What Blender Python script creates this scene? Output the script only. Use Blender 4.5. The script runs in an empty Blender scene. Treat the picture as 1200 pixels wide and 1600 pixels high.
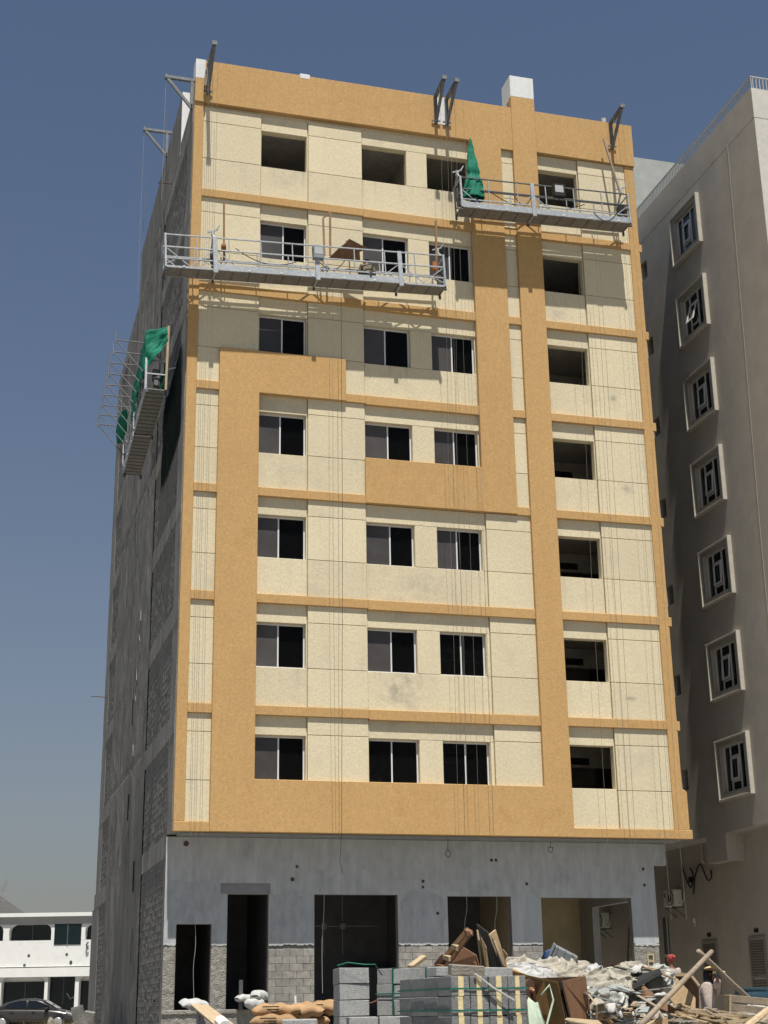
import bpy, bmesh, math, random
from mathutils import Vector, Matrix, noise
random.seed(7)
sc = bpy.context.scene
col = sc.collection
# ------------------------------------------------------------------ camera, sky, sun, exposure
CAMP = Vector((-5.83599, -41.140926, 0.665165))
RX = Vector((0.963262, -0.26813, -0.015239))      # image right
RY = Vector((0.071651, 0.311263, -0.947619))      # image down
RZ = Vector((0.258828, 0.911714, 0.31904))        # view direction
FPX = 2309.893
cam = bpy.data.cameras.new('camera'); camo = bpy.data.objects.new('camera', cam); col.objects.link(camo)
cam.sensor_fit = 'VERTICAL'; cam.sensor_height = 24.0; cam.lens = 24.0 * FPX / 1600.0
cam.clip_start = 0.1; cam.clip_end = 6000
mw = Matrix.Identity(4)
for i in range(3):
    mw[i][0] = RX[i]; mw[i][1] = -RY[i]; mw[i][2] = -RZ[i]; mw[i][3] = CAMP[i]
camo.matrix_world = mw
sc.camera = camo

SUN_DIR = Vector((-0.072, -1.0, 2.68)).normalized()    # towards the sun
EL = math.asin(SUN_DIR.z); AZ = math.atan2(SUN_DIR.x, SUN_DIR.y)
w = bpy.data.worlds.new('World'); sc.world = w; w.use_nodes = True
nt = w.node_tree; bg = nt.nodes['Background']
sky = nt.nodes.new('ShaderNodeTexSky'); sky.sky_type = 'NISHITA'; sky.sun_disc = False
sky.sun_elevation = EL; sky.sun_rotation = AZ
sky.air_density = 1.0; sky.dust_density = .8; sky.ozone_density = 1.2; sky.altitude = 0
# grey dust haze that thickens evenly towards the horizon, all the way round
tc = nt.nodes.new('ShaderNodeTexCoord'); sx = nt.nodes.new('ShaderNodeSeparateXYZ'); nt.links.new(tc.outputs['Generated'], sx.inputs[0])
m1 = nt.nodes.new('ShaderNodeMath'); m1.operation = 'MAXIMUM'; m1.inputs[1].default_value = 0; nt.links.new(sx.outputs[2], m1.inputs[0])
m2 = nt.nodes.new('ShaderNodeMath'); m2.operation = 'MULTIPLY'; m2.inputs[1].default_value = -5.4; nt.links.new(m1.outputs[0], m2.inputs[0])
m3 = nt.nodes.new('ShaderNodeMath'); m3.operation = 'EXPONENT'; nt.links.new(m2.outputs[0], m3.inputs[0])
m4 = nt.nodes.new('ShaderNodeMath'); m4.operation = 'MULTIPLY'; m4.inputs[1].default_value = .9; nt.links.new(m3.outputs[0], m4.inputs[0])
hz = nt.nodes.new('ShaderNodeMix'); hz.data_type = 'RGBA'; hz.inputs[7].default_value = (2.75, 2.42, 2.13, 1)
nt.links.new(m4.outputs[0], hz.inputs[0]); nt.links.new(sky.outputs[0], hz.inputs[6])
nt.links.new(hz.outputs[2], bg.inputs[0]); bg.inputs[1].default_value = 0.056
sl = bpy.data.lights.new('sun', 'SUN'); sl.energy = 5.0; sl.angle = math.radians(0.5); sl.color = (1.0, 0.96, 0.89)
so = bpy.data.objects.new('sun', sl); col.objects.link(so)
so.rotation_euler = (-SUN_DIR).to_track_quat('-Z', 'Y').to_euler(); so.location = (0, -20, 60)
sc.view_settings.view_transform = 'Standard'; sc.view_settings.look = 'None'
sc.view_settings.gamma = 1.0; sc.view_settings.use_curve_mapping = False
sc.view_settings.exposure = 0.48
sc.render.engine = 'CYCLES'
sc.cycles.max_bounces = 8; sc.cycles.diffuse_bounces = 4; sc.cycles.transparent_max_bounces = 12

def ray(u, v): return RX * ((u - 600) / FPX) + RY * ((v - 800) / FPX) + RZ
def ony(u, v, y): d = ray(u, v); return CAMP + d * ((y - CAMP.y) / d.y)
def onx(u, v, x): d = ray(u, v); return CAMP + d * ((x - CAMP.x) / d.x)
def P(u, v, d): return CAMP + ray(u, v) * d

# ------------------------------------------------------------------ materials
MATS = {}
def mat(name, c, rough=.85, var=.12, scale=5., stretch=(1, 1, 1), bump=.25, bscale=40., bstretch=None, spec=.25, metal=0., dirt=None, streak=None, rnd=0., speck=None, bdist=.02):  
    """noise coloured surface; dirt=(colour, scale, threshold), streak=(colour, amount), rnd = per object brightness"""
    m = bpy.data.materials.new(name); m.use_nodes = True
    n = m.node_tree.nodes; L = m.node_tree.links; b = n['Principled BSDF']
    b.inputs['Roughness'].default_value = rough; b.inputs['Metallic'].default_value = metal
    b.inputs['Specular IOR Level'].default_value = spec
    geo = n.new('ShaderNodeNewGeometry')
    def mapping(s):
        mp = n.new('ShaderNodeMapping'); mp.inputs['Scale'].default_value = s
        L.new(geo.outputs['Position'], mp.inputs[0]); return mp.outputs[0]
    def nz(s, sc_, det=4, rgh=.6):
        t = n.new('ShaderNodeTexNoise'); t.inputs['Scale'].default_value = sc_; t.inputs['Detail'].default_value = det; t.inputs['Roughness'].default_value = rgh
        L.new(mapping(s), t.inputs['Vector']); return t.outputs['Fac']
    def ramp(f, p0, c0, p1, c1):
        r = n.new('ShaderNodeValToRGB'); e = r.color_ramp.elements
        e[0].position = p0; e[0].color = c0; e[1].position = p1; e[1].color = c1
        L.new(f, r.inputs[0]); return r.outputs[0]
    def mix(fac, a, c2, mode='MIX'):
        x = n.new('ShaderNodeMix'); x.data_type = 'RGBA'; x.blend_type = mode
        for sock, val in ((x.inputs[0], fac), (x.inputs[6], a), (x.inputs[7], c2)):
            if isinstance(val, (float, int)): sock.default_value = val
            elif isinstance(val, tuple): sock.default_value = val
            else: L.new(val, sock)
        return x.outputs[2]
    lo = tuple(x * (1 - var) for x in c[:3]) + (1,); hi = tuple(min(1, x * (1 + var)) for x in c[:3]) + (1,)
    out = ramp(nz(stretch, scale), .3, lo, .7, hi)
    if var > 0:
        big = ramp(nz((1, 1, 1), .45, 3), .3, (1 - var * .7,) * 3 + (1,), .7, (1 + 0 * var,) * 3 + (1,))
        out = mix(1.0, out, big, 'MULTIPLY')
    if dirt:
        for (dc, ds, th) in (dirt if isinstance(dirt, list) else [dirt]):
            f = ramp(nz((1, 1, 1), ds, 6, .65), th, (0, 0, 0, 1), min(1, th + .18), (1, 1, 1, 1))
            out = mix(f, out, dc + (1,))
    if streak:
        f = ramp(nz((1, 1, .06), streak[2] if len(streak) > 2 else 2.2, 5, .65), .48, (0, 0, 0, 1), .75, (streak[1],) * 3 + (1,))
        out = mix(f, out, streak[0] + (1,))
    if speck:
        f = ramp(nz((1, 1, 1), speck[1], 2, .5), speck[2], (0, 0, 0, 1), speck[2] + .08, (1, 1, 1, 1))
        out = mix(f, out, speck[0] + (1,))
    if rnd:
        oi = n.new('ShaderNodeObjectInfo'); r = n.new('ShaderNodeMapRange')
        r.inputs[3].default_value = 1 - rnd; r.inputs[4].default_value = 1 + rnd
        L.new(oi.outputs['Random'], r.inputs[0]); out = mix(1.0, out, r.outputs[0], 'MULTIPLY')
    L.new(out, b.inputs['Base Color'])
    if bump:
        bp = n.new('ShaderNodeBump'); bp.inputs['Strength'].default_value = bump; bp.inputs['Distance'].default_value = bdist
        L.new(nz(bstretch or (1, 1, 1), bscale, 3), bp.inputs['Height']); L.new(bp.outputs[0], b.inputs['Normal'])
    MATS[name] = m
    return m
def glass(name, tint, alpha, rough=.02):
    m = bpy.data.materials.new(name); m.use_nodes = True; n = m.node_tree.nodes; L = m.node_tree.links
    n.remove(n['Principled BSDF']); o = n['Material Output']
    tr = n.new('ShaderNodeBsdfTransparent'); tr.inputs[0].default_value = tint + (1,)
    gl = n.new('ShaderNodeBsdfGlossy'); gl.inputs['Roughness'].default_value = rough; gl.inputs[0].default_value = (.11, .10, .09, 1)
    fr = n.new('ShaderNodeFresnel'); fr.inputs[0].default_value = 1.5
    mx = n.new('ShaderNodeMixShader'); L.new(fr.outputs[0], mx.inputs[0]); L.new(tr.outputs[0], mx.inputs[1]); L.new(gl.outputs[0], mx.inputs[2])
    df = n.new('ShaderNodeBsdfDiffuse'); df.inputs[0].default_value = (.05, .05, .05, 1)
    m2 = n.new('ShaderNodeMixShader'); m2.inputs[0].default_value = alpha
    L.new(mx.outputs[0], m2.inputs[1]); L.new(df.outputs[0], m2.inputs[2]); L.new(m2.outputs[0], o.inputs[0])
    return m

CREAM = mat('cream_plaster', (.635, .555, .38), .92, .085, 16, (1, 1, .45), .5, 22, (1, 1, .5), dirt=[((.53, .47, .335), .7, .54), ((.50, .43, .30), 1.6, .62)], streak=((.46, .41, .30), .22, 1.6), rnd=.045)
# soot and water stains that really sit on the plaster (x, z, half width, half height, strength)
STAINS = [(6.3, 9.55, .55, .75, .75), (6.2, 12.1, .5, .35, .6), (5.9, 8.75, 1.3, .25, .55), (14.0, 16.45, .22, .16, .9), (13.75, 19.6, .12, .12, .8), (13.6, 9.6, .2, .08, .7), (7.0, 12.75, 1.0, .5, .35), (2.6, 26.2, .6, .3, .3), (12.0, 22.4, .3, .3, .35)]
def stain(m, c):
    n = m.node_tree.nodes; L = m.node_tree.links; b = n['Principled BSDF']; src = b.inputs['Base Color'].links[0].from_socket
    geo = n.new('ShaderNodeNewGeometry'); sp = n.new('ShaderNodeSeparateXYZ'); L.new(geo.outputs['Position'], sp.inputs[0])
    nz = n.new('ShaderNodeTexNoise'); nz.inputs['Scale'].default_value = 3.5; nz.inputs['Detail'].default_value = 5; L.new(geo.outputs['Position'], nz.inputs['Vector'])
    def ma(op, a, b_):
        k = n.new('ShaderNodeMath'); k.operation = op
        for i, q in enumerate((a, b_)):
            if isinstance(q, (int, float)): k.inputs[i].default_value = q
            else: L.new(q, k.inputs[i])
        return k.outputs[0]
    tot = None
    for (x, z, wx, wz, st) in STAINS:
        dx = ma('DIVIDE', ma('SUBTRACT', sp.outputs[0], x), wx); dz = ma('DIVIDE', ma('SUBTRACT', sp.outputs[2], z), wz)
        d = ma('ADD', ma('MULTIPLY', dx, dx), ma('MULTIPLY', dz, dz))
        f = ma('MULTIPLY', ma('EXPONENT', ma('MULTIPLY', d, -1.0), 0), st)
        tot = f if tot is None else ma('MAXIMUM', tot, f)
    f = ma('MULTIPLY', tot, ma('MINIMUM', ma('MULTIPLY', ma('MAXIMUM', ma('SUBTRACT', nz.outputs[0], .32), 0), 3.2), 1))
    mx = n.new('ShaderNodeMix'); mx.data_type = 'RGBA'; mx.inputs[7].default_value = c + (1,)
    L.new(f, mx.inputs[0]); L.new(src, mx.inputs[6]); L.new(mx.outputs[2], b.inputs['Base Color'])
stain(CREAM, (.27, .25, .20))
def drips(m, c, amt):
    """rain and dust runs on the strip of wall below each row of window sills"""
    n = m.node_tree.nodes; L = m.node_tree.links; b = n['Principled BSDF']; src = b.inputs['Base Color'].links[0].from_socket
    geo = n.new('ShaderNodeNewGeometry'); sp = n.new('ShaderNodeSeparateXYZ'); L.new(geo.outputs['Position'], sp.inputs[0])
    def ma(op, a, b_):
        k = n.new('ShaderNodeMath'); k.operation = op
        for i, q in enumerate((a, b_)):
            if isinstance(q, (int, float)): k.inputs[i].default_value = q
            else: L.new(q, k.inputs[i])
        return k.outputs[0]
    rel = ma('MODULO', ma('SUBTRACT', sp.outputs[2], 5.65), 3.3)
    fall = n.new('ShaderNodeMapRange'); fall.inputs[1].default_value = .1; fall.inputs[2].default_value = 1.15; L.new(rel, fall.inputs[0])
    below = ma('MULTIPLY', fall.outputs[0], ma('LESS_THAN', rel, 1.16))
    band_ = n.new('ShaderNodeMapRange'); band_.inputs[1].default_value = 3.25; band_.inputs[2].default_value = 2.2; L.new(rel, band_.inputs[0])
    mp = n.new('ShaderNodeMapping'); mp.inputs['Scale'].default_value = (1, 1, .05); L.new(geo.outputs['Position'], mp.inputs[0])
    t = n.new('ShaderNodeTexNoise'); t.inputs['Scale'].default_value = 7.5; t.inputs['Detail'].default_value = 4; L.new(mp.outputs[0], t.inputs['Vector'])
    r = n.new('ShaderNodeMapRange'); r.inputs[1].default_value = .52; r.inputs[2].default_value = .78; L.new(t.outputs['Fac'], r.inputs[0])
    g_ = n.new('ShaderNodeTexNoise'); g_.inputs['Scale'].default_value = .7; g_.inputs['Detail'].default_value = 2; L.new(geo.outputs['Position'], g_.inputs['Vector'])
    gm = n.new('ShaderNodeMapRange'); gm.inputs[1].default_value = .38; gm.inputs[2].default_value = .62; L.new(g_.outputs['Fac'], gm.inputs[0])
    f = ma('MULTIPLY', ma('MULTIPLY', ma('MULTIPLY', ma('MAXIMUM', below, .25), r.outputs[0]), gm.outputs[0]), amt)
    mx = n.new('ShaderNodeMix'); mx.data_type = 'RGBA'; mx.inputs[7].default_value = c + (1,)
    L.new(f, mx.inputs[0]); L.new(src, mx.inputs[6]); L.new(mx.outputs[2], b.inputs['Base Color'])
drips(CREAM, (.36, .325, .25), .75)
ORANGE = mat('ochre_plaster', (.485, .305, .128), .92, .09, 14, (1, 1, .4), .5, 22, (1, 1, .5), dirt=((.39, .23, .085), .9, .6), streak=((.42, .23, .08), .25, 1.8), rnd=.02)
WHITEP = mat('white_primer', (.66, .67, .66), .9, .06, 8, bump=.2, streak=((.48, .48, .47), .5))
RAWC = mat('raw_concrete', (.21, .203, .185), .95, .28, 2.2, (1, 1, .35), .8, 14, dirt=[((.095, .094, .09), 1.3, .56), ((.20, .196, .185), 2.7, .62)], streak=((.11, .108, .10), .75, 2.4), bdist=.03)
SHEARC = mat('smeared_concrete', (.22, .211, .19), .95, .26, 1.8, (1, 1, .25), .8, 12, dirt=[((.10, .097, .09), .9, .54), ((.21, .205, .19), 2.2, .64)], streak=((.12, .118, .11), .8, 1.6), bdist=.03)
RAWB = mat('frame_concrete', (.25, .242, .22), .95, .28, 2.2, (1, 1, .35), .8, 14, dirt=[((.13, .128, .12), 1.1, .58), ((.27, .262, .245), 2.7, .62)], streak=((.12, .118, .11), .6, 2.4), bdist=.03)
BLOCKC = mat('wall_block', (.205, .199, .182), .96, .25, 6, bump=.9, bscale=60, dirt=[((.205, .20, .19), 1.8, .6), ((.115, .114, .108), .8, .58)], streak=((.10, .098, .092), .5, 2.0), rnd=.1)
PIERB = mat('pier_block', (.30, .285, .255), .96, .22, 8, bump=.9, bscale=60, dirt=((.40, .38, .34), 3, .62), rnd=.14)
MORTAR = mat('mortar', (.185, .18, .168), .97, .2, 8, bump=.8, bscale=30, dirt=((.30, .29, .265), 2, .6))
RENDER_ = mat('rough_render', (.30, .285, .25), .97, .25, 7, bump=1., bscale=26, dirt=[((.20, .19, .17), 3.5, .6), ((.40, .385, .35), 5, .66)], bdist=.05)
GREYP = mat('grey_skim_coat', (.43, .437, .428), .9, .13, 5, (1, 1, .3), .25, 30, dirt=[((.31, .325, .33), 1.1, .54), ((.47, .485, .485), 1.9, .60), ((.27, .28, .28), 3.6, .66)], streak=((.53, .545, .545), .5, 4.2))
GREYP2 = mat('grey_skim_second_coat', (.385, .40, .402), .9, .15, 5, (1, 1, .35), .25, 30, dirt=[((.28, .30, .315), 1.4, .55), ((.43, .455, .47), 2.4, .60)], streak=((.46, .485, .50), .45, 4.6))
GREYP3 = mat('grey_skim_light_coat', (.42, .445, .45), .9, .12, 4, (1, 1, .15), .25, 30, dirt=((.36, .39, .41), 1.4, .56), streak=((.54, .56, .57), .6, 3.6))
GREYD = mat('damp_patch', (.24, .243, .245), .9, .12, 4, bump=.2)
SOFFIT = mat('soffit_cement', (.26, .265, .26), .9, .15, 5, bump=.3)
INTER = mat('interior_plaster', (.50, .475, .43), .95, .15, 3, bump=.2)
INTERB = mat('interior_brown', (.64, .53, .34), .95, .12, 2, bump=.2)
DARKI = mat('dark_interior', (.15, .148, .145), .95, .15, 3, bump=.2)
ALU = mat('white_aluminium', (.62, .63, .63), .45, .04, 9, bump=0, spec=.5)
FILM = mat('grey_glass_film', (.062, .057, .055), .4, .18, 1.5, bump=.05, bscale=3, spec=.35, rnd=.22)
GLASS = glass('window_glass', (.62, .64, .65), .06)
GALV = mat('galvanised_steel', (.40, .42, .43), .5, .2, 9, bump=.15, bscale=30, metal=.35, dirt=((.27, .27, .265), 4, .58), spec=.5)
GALVD = mat('deck_aluminium', (.20, .19, .172), .6, .2, 7, bump=.2, bscale=30, metal=.2, dirt=((.13, .12, .10), 3, .56), spec=.4)
STEELD = mat('dark_steel', (.105, .11, .112), .6, .25, 9, bump=.2, metal=.3, spec=.4)
BRKT = mat('grey_steel_channel', (.15, .155, .16), .6, .22, 8, bump=.2, metal=.3, dirt=((.15, .10, .07), 5, .63), spec=.4)
RUST = mat('rusty_steel', (.15, .075, .045), .85, .3, 12, bump=.3)
BLACK = mat('black_plastic', (.02, .02, .021), .5, .2, 8, bump=0)
CABLE = mat('steel_cable', (.19, .175, .145), .6, .1, 8, bump=0)
CABLEL = mat('pale_cable', (.42, .41, .38), .7, .1, 8, bump=0)
GREENT = mat('green_tarpaulin', (.005, .165, .10), .75, .22, 5, bump=.5, bscale=60, spec=.25)
NETD = mat('dark_green_net', (.01, .11, .075), .7, .25, 9, bump=.4)
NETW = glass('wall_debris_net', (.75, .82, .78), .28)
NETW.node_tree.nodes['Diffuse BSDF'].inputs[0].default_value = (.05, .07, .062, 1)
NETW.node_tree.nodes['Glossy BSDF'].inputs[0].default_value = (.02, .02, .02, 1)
WOOD = mat('weathered_timber', (.25, .155, .085), .85, .25, 10, (1, 1, .2), .3, 40, dirt=((.14, .085, .05), 4, .58))
WOODL = mat('pale_timber', (.42, .325, .205), .8, .18, 12, bump=.25, dirt=((.38, .26, .14), 3, .6), rnd=.15)
WOODG = mat('grey_timber', (.27, .215, .155), .9, .22, 12, bump=.3, dirt=((.17, .13, .09), 3, .58))
PLYB = mat('brown_plywood', (.20, .105, .055), .7, .16, 8, (1, 1, .3), .15, 30, dirt=((.20, .10, .05), 2.4, .58))
PLYY = mat('varnished_ochre_ply', (.34, .205, .075), .5, .2, 6, (1, 1, .3), .15, 30, dirt=((.22, .125, .045), 2.0, .56), spec=.4)
PLYT = mat('tan_chipboard', (.42, .30, .17), .85, .15, 20, bump=.2, dirt=((.33, .22, .12), 2.2, .6))
PLYD = mat('dark_brown_board', (.10, .058, .038), .75, .2, 6, bump=.2)
BLACKB = mat('black_board', (.022, .022, .023), .7, .2, 6, bump=.2)
GREENB = mat('pale_green_board', (.36, .42, .33), .85, .15, 6, bump=.2, dirt=((.27, .30, .24), 3, .58))
PAPER = mat('white_paper', (.72, .71, .67), .8, .08, 12, bump=.1)
CBLOCK = mat('grey_concrete_block', (.385, .388, .378), .97, .16, 26, bump=.9, bscale=90, speck=((.22, .225, .225), 60, .6), rnd=.1)
CBLOCKD = mat('dark_grey_block', (.215, .218, .215), .97, .16, 26, bump=.9, bscale=90, speck=((.12, .125, .125), 60, .6), rnd=.12)
FOAM = mat('beige_foam', (.66, .55, .31), .9, .1, 22, bump=.3, speck=((.35, .28, .15), 45, .66))
STRAP = mat('green_strap', (.012, .13, .095), .5, .15, 8, bump=0)
BAGP = mat('kraft_paper', (.36, .225, .115), .85, .2, 5, bump=.5, bscale=20, dirt=((.44, .32, .19), 4, .6), rnd=.1)
BAGW = mat('white_woven_bag', (.42, .42, .40), .8, .14, 5, bump=.4, bscale=20, dirt=((.42, .42, .41), 4, .6))
SHEETM = mat('dusty_white_sheeting', (.36, .33, .27), .9, .22, 5, bump=.4, bscale=26, dirt=[((.24, .215, .175), 2.6, .53), ((.48, .46, .40), 5, .60)])
CLEARB = mat('milky_plastic', (.30, .31, .28), .45, .18, 6, bump=.5, bscale=20, spec=.5)
RUBB = mat('rubble_mix', (.27, .245, .20), .95, .4, 3.3, bump=.8, bscale=26, dirt=[((.13, .105, .08), 2.1, .54), ((.42, .39, .32), 3.4, .64)])
SLABM = mat('grey_slab', (.27, .285, .27), .85, .15, 8, bump=.3, dirt=((.2, .2, .185), 3, .58))
BLUEC = mat('blue_cloth', (.05, .09, .21), .8, .2, 9, bump=.3)
BIN = mat('grey_plastic_bin', (.165, .18, .19), .5, .15, 6, bump=.1, spec=.4)
BARREL = mat('blue_grey_plastic', (.022, .06, .085), .5, .15, 6, bump=.1, spec=.4)
SAND = mat('dusty_ground', (.245, .232, .212), .97, .2, 1.4, bump=.6, bscale=9, dirt=((.19, .175, .15), .6, .55), bdist=.05)
NEIGH = mat('neighbour_grey_render', (.485, .438, .362), .92, .08, 1.3, bump=.35, bscale=26, dirt=[((.42, .385, .325), .8, .54), ((.505, .465, .395), 1.7, .62)], streak=((.40, .38, .34), .25, 1.2))
NEIGHF = mat('neighbour_cream_front', (.52, .51, .45), .92, .08, 5, bump=.4, bscale=26, dirt=((.45, .44, .385), 2, .6))
NTRIMI = mat('neighbour_inner_trim', (.37, .342, .285), .9, .1, 6, bump=.2)
NTRIM = mat('neighbour_window_trim', (.44, .41, .345), .9, .1, 6, bump=.2)
PENT = mat('penthouse_render', (.31, .325, .31), .92, .1, 3, bump=.3, dirt=((.26, .275, .26), 1.2, .58))
WFRAME = mat('bronze_white_frame', (.62, .61, .56), .5, .06, 8, bump=0, spec=.5)
TINTG = mat('tinted_glass', (.006, .011, .014), .08, .1, 3, bump=.03, bscale=2, spec=.6)
TEALG = mat('teal_tinted_glass', (.004, .014, .017), .1, .3, .5, bump=.04, bscale=1.2, spec=.5)
RAIL = mat('grey_white_rail', (.36, .37, .36), .6, .06, 8, bump=0)
LOUV = mat('brown_louvre', (.27, .245, .205), .7, .1, 6, bump=.1)
ACW = mat('ac_casing', (.72, .70, .60), .55, .08, 8, bump=.05, dirt=((.45, .43, .36), 5, .62))
VILLA = mat('villa_white_paint', (.74, .74, .71), .9, .04, 3, bump=.2, bscale=8)
VILLAG = mat('villa_grey_trim', (.36, .36, .34), .9, .06, 3, bump=.2)
HILLM = mat('far_bare_rock', (.095, .093, .088), 1., .10, .02, bump=0)
PAINT = mat('grey_car_paint', (.075, .068, .064), .25, .04, 2, bump=0, metal=.55, spec=.6)
CARG = mat('car_glass', (.006, .007, .008), .06, .1, 2, bump=0, spec=.7)
TYRE = mat('tyre_rubber', (.022, .022, .022), .9, .1, 8, bump=0)
RIM = mat('alloy_rim', (.55, .55, .54), .35, .05, 8, bump=0, metal=.6, spec=.5)
LAMP = mat('lamp_lens', (.60, .60, .58), .15, .05, 6, bump=0, spec=.6)
SKIN = mat('skin', (.19, .095, .06), .6, .1, 20, bump=.1)
SHIRTP = mat('pale_pink_shirt', (.40, .335, .295), .9, .22, 16, bump=.5, bscale=24)
PLAID = mat('checked_shirt', (.26, .20, .18), .9, .5, 16, bump=.4, bscale=24)
SHIRTK = mat('khaki_shirt', (.15, .13, .09), .9, .2, 16, bump=.4, bscale=24)
TROUS = mat('dark_trousers', (.06, .06, .065), .9, .2, 12, bump=.4)
HAIR = mat('black_hair', (.012, .011, .011), .7, .2, 30, bump=.2)
CAPY = mat('yellow_cap', (.55, .45, .21), .8, .1, 20, bump=.2)
REDC = mat('red_cloth', (.30, .055, .05), .85, .2, 16, bump=.3)
SCARF = mat('black_scarf', (.018, .018, .02), .9, .2, 16, bump=.3)
GLOVE = mat('dark_glove', (.035, .04, .048), .8, .2, 16, bump=.3)
ORANGP = mat('orange_box_paint', (.33, .13, .05), .6, .12, 8, bump=.1)
LABEL = mat('faded_label', (.40, .41, .40), .6, .1, 30, bump=0)
BOXG = mat('grey_control_box', (.20, .235, .255), .5, .1, 8, bump=.1, spec=.4)
DRYG = mat('dry_grass', (.22, .19, .09), .9, .3, 8, bump=0)
TWIG = mat('twig_bark', (.24, .235, .22), .95, .2, 8, bump=.2)
STONE = mat('pale_stone', (.30, .27, .22), .95, .2, 6, bump=.7, rnd=.15)
YELL = mat('yellow_socket_frame', (.50, .41, .24), .7, .12, 8, bump=.1)

# ------------------------------------------------------------------ mesh helpers
class MB:
    def __init__(s): s.v = []; s.f = []; s.smooth = False
    def add(s, vs, fs):
        o = len(s.v); s.v += [tuple(x) for x in vs]; s.f += [tuple(i + o for i in f) for f in fs]; return s
    def box(s, x0, x1, y0, y1, z0, z1):
        return s.add([(x0, y0, z0), (x1, y0, z0), (x1, y1, z0), (x0, y1, z0), (x0, y0, z1), (x1, y0, z1), (x1, y1, z1), (x0, y1, z1)],
                     [(3, 2, 1, 0), (4, 5, 6, 7), (0, 1, 5, 4), (1, 2, 6, 5), (2, 3, 7, 6), (3, 0, 4, 7)])
    def cbox(s, x0, x1, y0, y1, z0, z1, c=.01):
        """box with chamfered edges"""
        X, Y, Z = (x0, x1), (y0, y1), (z0, z1)
        vs = []; idx = {}
        for i in (0, 1):
            for j in (0, 1):
                for k in (0, 1):
                    sx, sy, sz = (1 - 2 * i) * c, (1 - 2 * j) * c, (1 - 2 * k) * c
                    for a in range(3):
                        idx[(i, j, k, a)] = len(vs)
                        vs.append((X[i] + (sx if a != 0 else 0), Y[j] + (sy if a != 1 else 0), Z[k] + (sz if a != 2 else 0)))
        fs = []
        def q(*ids): fs.append(tuple(idx[t] for t in ids))
        for a in range(3):
            b, d = (a + 1) % 3, (a + 2) % 3
            for e in (0, 1):
                def key(p, r):
                    t = [0, 0, 0]; t[a] = e; t[b] = p; t[d] = r; return (t[0], t[1], t[2], a)
                l = [key(0, 0), key(1, 0), key(1, 1), key(0, 1)]
                q(*(l if e else l[::-1]))
        for a in range(3):                       # edges along axis a
            b, d = (a + 1) % 3, (a + 2) % 3
            for p in (0, 1):
                for r in (0, 1):
                    def key(e, ax):
                        t = [0, 0, 0]; t[a] = e; t[b] = p; t[d] = r; return (t[0], t[1], t[2], ax)
                    l = [key(0, b), key(1, b), key(1, d), key(0, d)]
                    q(*(l if (p ^ r) else l[::-1]))
        for i in (0, 1):
            for j in (0, 1):
                for k in (0, 1):
                    l = [(i, j, k, 0), (i, j, k, 1), (i, j, k, 2)]
                    q(*(l if (i + j + k) % 2 == 1 else l[::-1]))
        return s.add(vs, fs)
    def obox(s, c, ax, h):
        """box from centre, three axes, three half sizes"""
        c = Vector(c); a = [Vector(x) for x in ax]
        vs = [c + a[0] * (h[0] * i) + a[1] * (h[1] * j) + a[2] * (h[2] * k) for k in (-1, 1) for (i, j) in ((-1, -1), (1, -1), (1, 1), (-1, 1))]
        return s.add(vs, [(3, 2, 1, 0), (4, 5, 6, 7), (0, 1, 5, 4), (1, 2, 6, 5), (2, 3, 7, 6), (3, 0, 4, 7)])
    def beam(s, p, q, w_, h_, up=(0, 0, 1)):
        p = Vector(p); q = Vector(q); d = (q - p).normalized(); u = Vector(up)
        if abs(d.dot(u)) > .98: u = Vector((0, 1, 0))
        r = d.cross(u).normalized(); u = r.cross(d)
        return s.obox((p + q) / 2, (d, r, u), ((q - p).length / 2, w_ / 2, h_ / 2))
    def tube(s, pts, r, n=6, r1=None):
        pts = [Vector(p) for p in pts]; m = len(pts); vs = []; fs = []
        prev = None
        for i, p in enumerate(pts):
            d = (pts[min(i + 1, m - 1)] - pts[max(i - 1, 0)]).normalized()
            u = Vector((0, 0, 1)) if abs(d.z) < .9 else Vector((0, 1, 0))
            if prev is not None: u = prev
            a = (u - d * u.dot(d)).normalized(); prev = a; b = d.cross(a)
            rr = r if r1 is None else r + (r1 - r) * i / max(1, m - 1)
            vs += [p + a * (rr * math.cos(t)) + b * (rr * math.sin(t)) for t in [2 * math.pi * k / n for k in range(n)]]
        for i in range(m - 1):
            for k in range(n):
                fs.append((i * n + k, i * n + (k + 1) % n, (i + 1) * n + (k + 1) % n, (i + 1) * n + k))
        fs.append(tuple(range(n))[::-1]); fs.append(tuple((m - 1) * n + k for k in range(n)))
        return s.add(vs, fs)
    def prism(s, poly, off):
        """closed polygon of 3-D points extruded by a vector"""
        n = len(poly); off = Vector(off); a = [Vector(p) for p in poly]
        vs = a + [p + off for p in a]
        return s.add(vs, [tuple(range(n))[::-1], tuple(range(n, 2 * n))] + [(i, (i + 1) % n, n + (i + 1) % n, n + i) for i in range(n)])
    def grid(s, fn, nu, nv):
        vs = [fn(i / nu, j / nv) for j in range(nv + 1) for i in range(nu + 1)]
        return s.add(vs, [(j * (nu + 1) + i, j * (nu + 1) + i + 1, (j + 1) * (nu + 1) + i + 1, (j + 1) * (nu + 1) + i) for j in range(nv) for i in range(nu)])
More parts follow.
